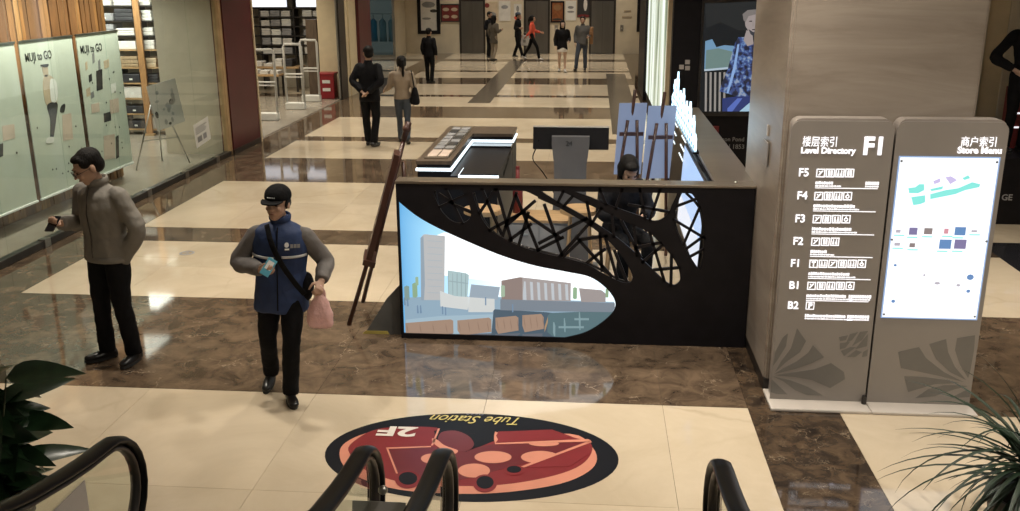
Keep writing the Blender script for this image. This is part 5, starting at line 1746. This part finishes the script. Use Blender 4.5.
# ------------------------------------------------------------------ the two men in front
rad = math.radians
p = fl(122, 360)
man1 = person('man in a light grey zip jacket and glasses looking down at a phone', (p.x, p.y), rad(-22), 1.76,
              dict(head=(-.005, -.075, 1.605), yaw=rad(-26), pitch=rad(26), neck=(0, -.012, 1.465), shL=(.20, .0, 1.40), shR=(-.20, .0, 1.40),
                   elR=(-.30, .02, 1.12), wrR=(-.19, -.25, 1.185), elL=(.30, .05, 1.12), wrL=(.140, .005, .84), curlL=.2, curlR=.85,
                   palmR=(.35, .1, 1), thR=(.9, .1, .3), palmL=(-1, 0, 0), knL=(.11, -.02, .50), anL=(.12, .03, .09), anR=(-.13, -.02, .09), knR=(-.115, -.03, .5),
                   ftR=(-.45, -1, 0), ftL=(.25, -1, 0)),
              top='grey_jacket', hem=.88, near=True, bulk=1.20, hair='short', glasses=True)
b2 = bmesh.new()
tube(b2, [(0, -.144, .90), (0, -.136, 1.08), (0, -.150, 1.25), (0, -.125, 1.38), (0, -.098, 1.45)], .0045, 6); mk('zip', b2, 'dark_metal', man1, local=True)
b2 = bmesh.new(); tube(b2, [(.203 * math.cos(k * PI / 12), .144 * math.sin(k * PI / 12), .885) for k in range(25)], [(.024, .008)] * 25, 8, ref=(0, 0, 1)); mk('waistband', b2, 'grey_jacket', man1, local=True, smooth=True)
ph = thing('mobile_phone', 'dark mobile phone held by the man in the grey jacket', 'phone', (0, 0, 0))
M1 = MW[man1]
ph.matrix_basis = M1 @ Matrix.Translation((-.15, -.335, 1.205)) @ Matrix.Rotation(rad(20), 4, 'Z') @ Matrix.Rotation(rad(-55), 4, 'X'); MW[ph] = ph.matrix_basis.copy()
box('case', -.036, .036, -.005, .005, -.075, .075, 'phone_black', ph, bev=.003, local=True)
box('display', -.032, .032, .005, .0056, -.068, .068, emis('phone_glow', (.35, .40, .5), .5), ph, local=True)

p = fl(283, 394)
man2 = person('man in a black cap and blue jacket with grey sleeves, walking towards the camera', (p.x, p.y), rad(8), 1.60,
              dict(head=(-.01, -.04, 1.615), yaw=rad(-14), pitch=rad(2), shL=(.19, .0, 1.365), shR=(-.19, .0, 1.365), elR=(-.335, .03, 1.11), wrR=(-.10, -.235, 1.135),
                   elL=(.345, .05, 1.13), wrL=(.335, -.165, 1.03), curlR=.8, curlL=1.05, palmR=(.3, .6, .9), thR=(.2, -.3, 1), palmL=(-.6, 0, -.8), thL=(-.6, -.6, .3),
                   knL=(.10, -.14, .50), anL=(.085, -.13, .09), knR=(-.11, -.02, .49), anR=(-.125, .17, .14), ftL=(.35, -1, 0), ftR=(-.1, -1, -.35)),
              top='blue_jacket', sleeve='grey_sleeve', hem=.74, near=True, bulk=1.26, hair='cap')

man2.rotation_euler = (0, rad(3.2), rad(8))
MW[man2] = Matrix.Translation(man2.location) @ Matrix.Rotation(rad(8), 4, 'Z') @ Matrix.Rotation(rad(3.2), 4, 'Y') @ Matrix.Scale(1.60 / 1.75, 4)


def band(par, z, rx, ry, h, a0, a1, m, nm):
    b2 = bmesh.new()
    n = 20
    tube(b2, [(rx * math.cos(a0 + (a1 - a0) * k / n), ry * math.sin(a0 + (a1 - a0) * k / n), z) for k in range(n + 1)], [(h, .006)] * (n + 1), 8, ref=(0, 0, 1))
    return mk(nm, b2, m, par, local=True, smooth=True)


band(man2, 1.205, .214, .158, .011, PI + .25, 1.5 * PI - .12, 'reflect_tape', 'reflective_stripe')
band(man2, 1.215, .214, .158, .011, 1.5 * PI + .16, 2 * PI - .25, 'reflect_tape', 'reflective_stripe')
b2 = bmesh.new(); tube(b2, spline([(-.09, -.07, 1.45), (-.04, -.158, 1.33), (.03, -.172, 1.18), (.13, -.158, 1.02), (.20, -.09, .90)], 5), [(.022, .005)] * 21, 8, ref=(.8, 0, .6)); mk('strap', b2, 'black_cloth', man2, local=True, smooth=True)
b2 = bmesh.new(); tube(b2, [(.0, -.158, .78), (.0, -.156, 1.0), (.0, -.163, 1.2), (-.0, -.138, 1.36), (0, -.108, 1.44)], .005, 6); mk('zip', b2, 'black_cloth', man2, local=True)
fm2 = Frame((.06, -.156, 1.285), (1, .28, 0), (0, .12, 1))
def lplate(nm, pts, fr, th_, m, par, off):
    b3 = bmesh.new(); prism(b3, pts, fr, th_, off); return mk(nm, b3, m, par, local=True)
lplate('chest_badge', disc(.014, .030, .017, .020, 12), fm2, .006, 'ink_white', man2, .004)
lplate('chest_badge', rect(.0, .034, -.010, .002), fm2, .006, 'ink_white', man2, .004)
for k in range(3):
    lplate('chest_badge', rect(.042 + k * .026, .063 + k * .026, .006, .034), fm2, .006, 'ink_grey', man2, .004)
b2 = bmesh.new(); ball(b2, (.20, .02, .93), (.055, .10, .12), 14, 10); solid('shoulder_bag', b2, 'black_cloth', man2, .012, 2, .01)
ph2 = thing('blue_pack', 'small light blue packet or phone held in the capped man\'s hand', 'packet', (0, 0, 0))
ph2.matrix_basis = MW[man2] @ Matrix.Translation((-.035, -.315, 1.185)) @ Matrix.Rotation(rad(30), 4, 'Y') @ Matrix.Rotation(rad(-25), 4, 'X'); MW[ph2] = ph2.matrix_basis.copy()
box('case', -.036, .036, -.006, .006, -.07, .07, 'cyan_print', ph2, bev=.003, local=True)
box('front_print', -.024, .024, -.0068, -.006, -.02, .05, 'ink_white', ph2, local=True)
# pink carrier bag hanging from the man's hand
pg = thing('plastic_bag', 'thin pink plastic carrier bag hanging from the capped man\'s hand', 'bag', (0, 0, 0))
pg.matrix_basis = MW[man2] @ Matrix.Translation((.335, -.215, .68)); MW[pg] = pg.matrix_basis.copy()
b2 = bmesh.new()
limb(b2, [(0, 0, 0), (0, 0, .03), (0, 0, .12), (.0, 0, .20), (-.005, 0, .27)], [(.085, .045), (.105, .06), (.10, .055), (.075, .04), (.025, .02)], 4, 16, ref=(1, 0, 0))
solid('bag_body', b2, 'pink_plastic', pg, .009, 2, .02)
for s_ in (1, -1):
    b2 = bmesh.new(); tube(b2, spline([(s_ * .03, 0, .24), (s_ * .028, 0, .29), (s_ * .008, -.005, .325), (-.005, -.005, .335)], 4), [(.014, .004)] * 13, 8, ref=(1, 0, 0)); mk('bag_handle', b2, 'pink_plastic', pg, local=True, smooth=True)

# ------------------------------------------------------------------ walkers farther down the hall (seen from behind unless noted)
BACK = PI
p = fl(372, 146)
person('man in black seen from behind with hands clasped at his back', (p.x, p.y), BACK + rad(-12), 1.80,
       dict(wrL=(.06, .17, .98), elL=(.27, .10, 1.16), wrR=(-.05, .18, .97), elR=(-.27, .10, 1.16), palmL=(0, 1, 0), palmR=(0, 1, 0), curlL=.8, curlR=.8, yaw=rad(35), anR=(-.09, .10, .10), anL=(.09, -.06, .09)),
       top='black_coat', hem=.80, bulk=1.14)
p = fl(404, 143)
w3 = person('woman with ponytail in a beige jacket seen from behind, bag on her shoulder', (p.x, p.y), BACK + rad(8), 1.60,
       dict(elL=(.25, -.05, 1.15), wrL=(.36, -.24, 1.05), anR=(-.09, .22, .13), knR=(-.09, .0, .5), anL=(.07, -.14, .09), knL=(.08, -.1, .5), yaw=rad(15), ftR=(-.1, -1, -.4)),
       top='beige_coat', legs='denim', hair='ponytail', fem=True, hem=.90, bulk=1.05)
sbg = thing('shoulder_bag', 'large black shoulder bag carried by the woman in the beige jacket', 'bag', (0, 0, 0))
sbg.matrix_basis = MW[w3] @ Matrix.Translation((-.26, .12, .80)); MW[sbg] = sbg.matrix_basis.copy()
b2 = bmesh.new(); limb(b2, [(0, 0, 0), (0, 0, .04), (0, 0, .2), (0, 0, .34)], [(.10, .07), (.13, .10), (.11, .08), (.05, .04)], 4, 14, ref=(0, 1, 0)); solid('bag_body', b2, 'black_cloth', sbg, .014, 2, .015)
b2 = bmesh.new(); tube(b2, spline([(0, .03, .3), (.06, -.08, .64), (.08, -.17, .60), (.03, -.16, .4), (0, -.03, .3)], 4), .012, 6); mk('bag_strap', b2, 'black_cloth', sbg, local=True)

p = fl(430, 83)
person('person in a dark suit standing alone in front of the far wall', (p.x, p.y), BACK + rad(-20), 1.56, dict(anL=(.08, .0, .09), anR=(-.08, .03, .09)), top='black_coat', hem=.84)
p = atY(490, 60, 36.6)
person('person in a dark hooded coat standing by the left lift', (p.x, 36.6), rad(60), 1.70, dict(wrL=(.15, -.25, 1.15), wrR=(-.15, -.25, 1.15)), top='black_coat', hem=.80, bulk=1.12)
p = fl(494, 61)
person('woman in a grey-brown coat with pale trousers by the left lift', (p.x, p.y), BACK + rad(-40), 1.62, dict(anR=(-.09, .12, .11), wrR=(-.22, -.2, 1.2)), top='olive_coat', legs='khaki', hem=.68, hair='long', fem=True, bulk=1.1)
p = fl(518, 57)
pb3 = person('person in a bluish hat and dark coat carrying a white bag', (p.x, p.y), rad(75), 1.66, dict(anL=(.07, -.16, .09), anR=(-.07, .14, .1), wrR=(-.22, -.15, 1.15)), top='black_coat', hem=.78, hair='beanie', bulk=1.1)
wbg = thing('shopping_bag', 'white patterned shopping bag carried by the person in the bluish hat', 'bag', (0, 0, 0))
wbg.matrix_basis = MW[pb3] @ Matrix.Translation((.33, -.18, .44)); MW[wbg] = wbg.matrix_basis.copy()
b2 = bmesh.new(); bx(b2, -.07, .07, -.2, .2, 0, .40, .015); mk('bag_body', b2, 'white_bag', wbg, local=True)
b2 = bmesh.new(); bx(b2, -.072, .072, -.06, .05, .12, .24); mk('printed_block', b2, 'ink_grey', wbg, local=True)
b2 = bmesh.new(); tube(b2, spline([(0, -.1, .4), (0, -.05, .5), (0, .05, .5), (0, .1, .4)], 4), .008, 6); mk('bag_handle', b2, 'ink_grey', wbg, local=True)
p = fl(532, 60)
person('woman in a bright orange-red jacket striding to the right', (p.x, p.y), rad(85), 1.60, dict(anL=(.07, .36, .16), knL=(.07, .14, .5), anR=(-.07, -.30, .09), knR=(-.07, -.22, .5), wrL=(.22, -.32, 1.08), elL=(.24, -.06, 1.14), wrR=(-.22, .2, .95), ftL=(0, -1, -.5)),
       top='orange_coat', hem=.86, hair='ponytail', fem=True, shoes='white_shoe')
p = fl(562, 72)
person('woman with long hair in a black jacket and pale shorts with bare legs', (p.x, p.y), rad(10), 1.62, dict(anL=(.08, -.1, .09), anR=(-.08, .12, .1), wrL=(.2, -.2, 1.05)), top='black_coat', legs='black_cloth', hem=.76, hair='long', fem=True,
       bare_legs=True, skirt='linen_white', skin='pale_skin', shoes='white_shoe', bulk=1.15)
p = fl(582, 70)
mj = person('man in a grey shirt and jeans with a brown jacket over his arm', (p.x, p.y), rad(-10), 1.72, dict(anL=(.10, .02, .09), anR=(-.18, -.16, .09), knR=(-.15, -.12, .5), wrL=(.24, -.2, 1.1), elL=(.25, .02, 1.13)), top='grey_shirt', legs='denim', hem=.84, bulk=1.12)
bj = thing('brown_jacket', 'brown jacket carried over the arm of the man in jeans', 'jacket', (0, 0, 0))
bj.matrix_basis = MW[mj] @ Matrix.Translation((.30, -.02, .86)); MW[bj] = bj.matrix_basis.copy()
b2 = bmesh.new(); limb(b2, [(0, 0, 0), (0, 0, .2), (0, 0, .5), (0, 0, .56)], [(.05, .09), (.07, .11), (.06, .10), (.03, .05)], 4, 12, ref=(1, 0, 0)); solid('cloth', b2, 'tan_leather', bj, .014, 2, .02)
b2 = bmesh.new(); bx(b2, -.05, .05, -.13, -.07, .3, .42, .01); mk('folded_sleeve', b2, 'tan_leather', bj, local=True)

# attendant seated behind the counter
person('dark-haired attendant in black sitting behind the kiosk counter, head bowed', (.27, 8.55), rad(20), 1.66,
       dict(pel=(0, 0, .80), chest=(0, -.06, 1.12), neck=(0, -.12, 1.29), head=(0, -.19, 1.40), pitch=rad(35), shL=(.18, -.07, 1.23), shR=(-.18, -.07, 1.23), elL=(.24, -.16, .98), elR=(-.24, -.16, .98),
            wrL=(.10, -.34, .98), wrR=(-.10, -.34, .98), hipL=(.09, -.02, .78), hipR=(-.09, -.02, .78), knL=(.12, -.42, .74), knR=(-.12, -.42, .74), anL=(.12, -.40, .33), anR=(-.12, -.40, .33)),
       top='black_coat', hem=.76, hair='bob', fem=True, bulk=1.1)

# mannequin on the plinth at the right edge
q = atY(1023, 95, MY + .35)
person('mannequin in a black suit and patterned scarf, hand on hip, on the black plinth', (q.x, MY + .40), rad(10), 1.80,
       dict(elR=(-.37, .05, 1.14), wrR=(-.17, -.07, 1.0), shR=(-.19, 0, 1.42), palmR=(1, 0, 0), thR=(0, 1, .2)), top='black_coat', legs='black_cloth', skin='pale_skin', hem=.76, fem=True, hair='short', name='mannequin', cat='mannequin', z0=.84)
sc = thing('patterned_scarf', 'black and white patterned scarf on the mannequin in the black suit', 'scarf', (0, 0, 0))
sc.matrix_basis = Matrix.Translation((q.x, MY + .40, .84)) @ Matrix.Rotation(rad(10), 4, 'Z') @ Matrix.Scale(1.8 / 1.75, 4); MW[sc] = sc.matrix_basis.copy()
for k, (x, m) in enumerate(((-.045, 'linen_white'), (.0, 'ink'), (.045, 'linen_white'))):
    b2 = bmesh.new(); tube(b2, spline([(x * 1.5, -.09, 1.45), (x, -.155, 1.32), (x * 1.1, -.155, 1.18), (x * 1.2, -.15, 1.04)], 4), [(.03, .012)] * 13, 8, ref=(1, 0, 0)); mk('fold', b2, m, sc, local=True, smooth=True)

# ================================================================== plants
def leaf_bm(L, Wd, droop, fold=.25, n=7):
    """a pointed leaf along +X with midrib fold and downward curve"""
    b3 = bmesh.new(); rows = []
    for i in range(n + 1):
        t_ = i / n
        x = L * t_; z = -droop * t_ * t_ * L
        w_ = Wd * (math.sin(PI * min(1, t_ ** .75)) ** .8) * (1 - .15 * t_) if 0 < t_ < 1 else 0.002
        rows.append([b3.verts.new((x, -w_, z + fold * w_)), b3.verts.new((x, 0, z)), b3.verts.new((x, w_, z + fold * w_))])
    for a, b in zip(rows, rows[1:]):
        for k in (0, 1):
            b3.faces.new((a[k], a[k + 1], b[k + 1], b[k]))
    me = bpy.data.meshes.new('leaf'); b3.to_mesh(me); b3.free()
    for p_ in me.polygons:
        p_.use_smooth = True
    return me


def pot(t, x, y, r, h):
    bm = bmesh.new(); tube(bm, [(x, y, 0), (x, y, .02), (x, y, h - .05), (x, y, h - .05), (x, y, h)], [r * .75, r * .78, r, r * 1.06, r * 1.06], 28); mk('pot', bm, 'pot', t, smooth=False)
    bm = bmesh.new(); tube(bm, [(x, y, h - .02), (x, y, h + .005)], r * .95, 24); mk('soil', bm, 'soil', t)


random.seed(5)
lp = thing('leafy_plant', 'potted plant with broad glossy dark green leaves at the bottom left', 'plant', (-3.05, 4.1, 0))
pot(lp, -3.05, 4.1, .17, .36)
LM = [leaf_bm(.40, .080, .25), leaf_bm(.34, .070, .5), leaf_bm(.44, .078, .12)]
for m_ in LM:
    m_.materials.append(MATS['leaf'])
base = Vector((-3.05, 4.1, .40))
for k in range(11):
    a = 2 * PI * k / 11 + random.uniform(-.2, .2)
    r_ = random.uniform(.04, .16); hgt = random.uniform(.35, .78)
    tip = base + Vector((r_ * math.cos(a) * 1.3, r_ * math.sin(a) * 1.3, hgt))
    bm = bmesh.new(); tube(bm, [base + Vector((r_ * .3 * math.cos(a), r_ * .3 * math.sin(a), -.02)), base.lerp(tip, .5) + Vector((.01, 0, .02)), tip], [.009, .007, .004], 6)
    st = mk('stem', bm, 'stem', lp, smooth=True)
    for j in range(9):
        f_ = .12 + .88 * j / 8
        pos = base.lerp(tip, f_)
        az = a + random.uniform(-1.5, 1.5) + j * 2.2
        o_ = bpy.data.objects.new('leaf', random.choice(LM)); COL.objects.link(o_); o_.parent = lp
        mtx = Matrix.Translation(pos) @ Matrix.Rotation(az, 4, 'Z') @ Matrix.Rotation(random.uniform(-.35, .45), 4, 'Y') @ Matrix.Rotation(.75 * math.cos(az) + random.uniform(-.3, .3), 4, 'X') @ Matrix.Scale(random.uniform(.65, 1.0), 4)
        o_.matrix_basis = MW[lp].inverted() @ mtx

gp_ = thing('grassy_plant', 'potted plant with long thin arching dark leaves at the bottom right', 'plant', (2.33, 4.62, 0))
pot(gp_, 2.33, 4.62, .20, .38)
c = Vector((2.33, 4.62, .38))
bm = bmesh.new(); tube(bm, [c, c + Vector((0, 0, .16))], [.03, .022], 10); mk('stem', bm, 'stem', gp_, smooth=True)
def blade(a, el, L, dr, w_):
    b3 = bmesh.new(); n = 9; rows = []
    d = Vector((math.cos(a), math.sin(a), 0)); s_ = Vector((-d.y, d.x, 0))
    p_ = c + Vector((0, 0, random.uniform(.04, .17))); ang = el
    for i in range(n + 1):
        t_ = i / n
        ww = w_ * (1 - t_ ** 2.2) * (.55 + .45 * min(1, t_ * 5)) + .0008
        up = Vector((0, 0, 1)) * math.cos(ang) - d * math.sin(ang)
        rows.append([b3.verts.new(p_ - s_ * ww + up * ww * .35), b3.verts.new(p_), b3.verts.new(p_ + s_ * ww + up * ww * .35)])
        p_ = p_ + (d * math.cos(ang) + Vector((0, 0, math.sin(ang)))) * (L / n)
        ang -= dr / n
    for r0, r1 in zip(rows, rows[1:]):
        for k in (0, 1):
            b3.faces.new((r0[k], r0[k + 1], r1[k + 1], r1[k]))
    return mk('blade_leaf', b3, 'leaf_blade', gp_, smooth=True)


for k in range(130):
    blade(random.uniform(0, 2 * PI), random.uniform(-.15, 1.45), random.uniform(.45, .85), random.uniform(.7, 2.0), random.uniform(.010, .016))
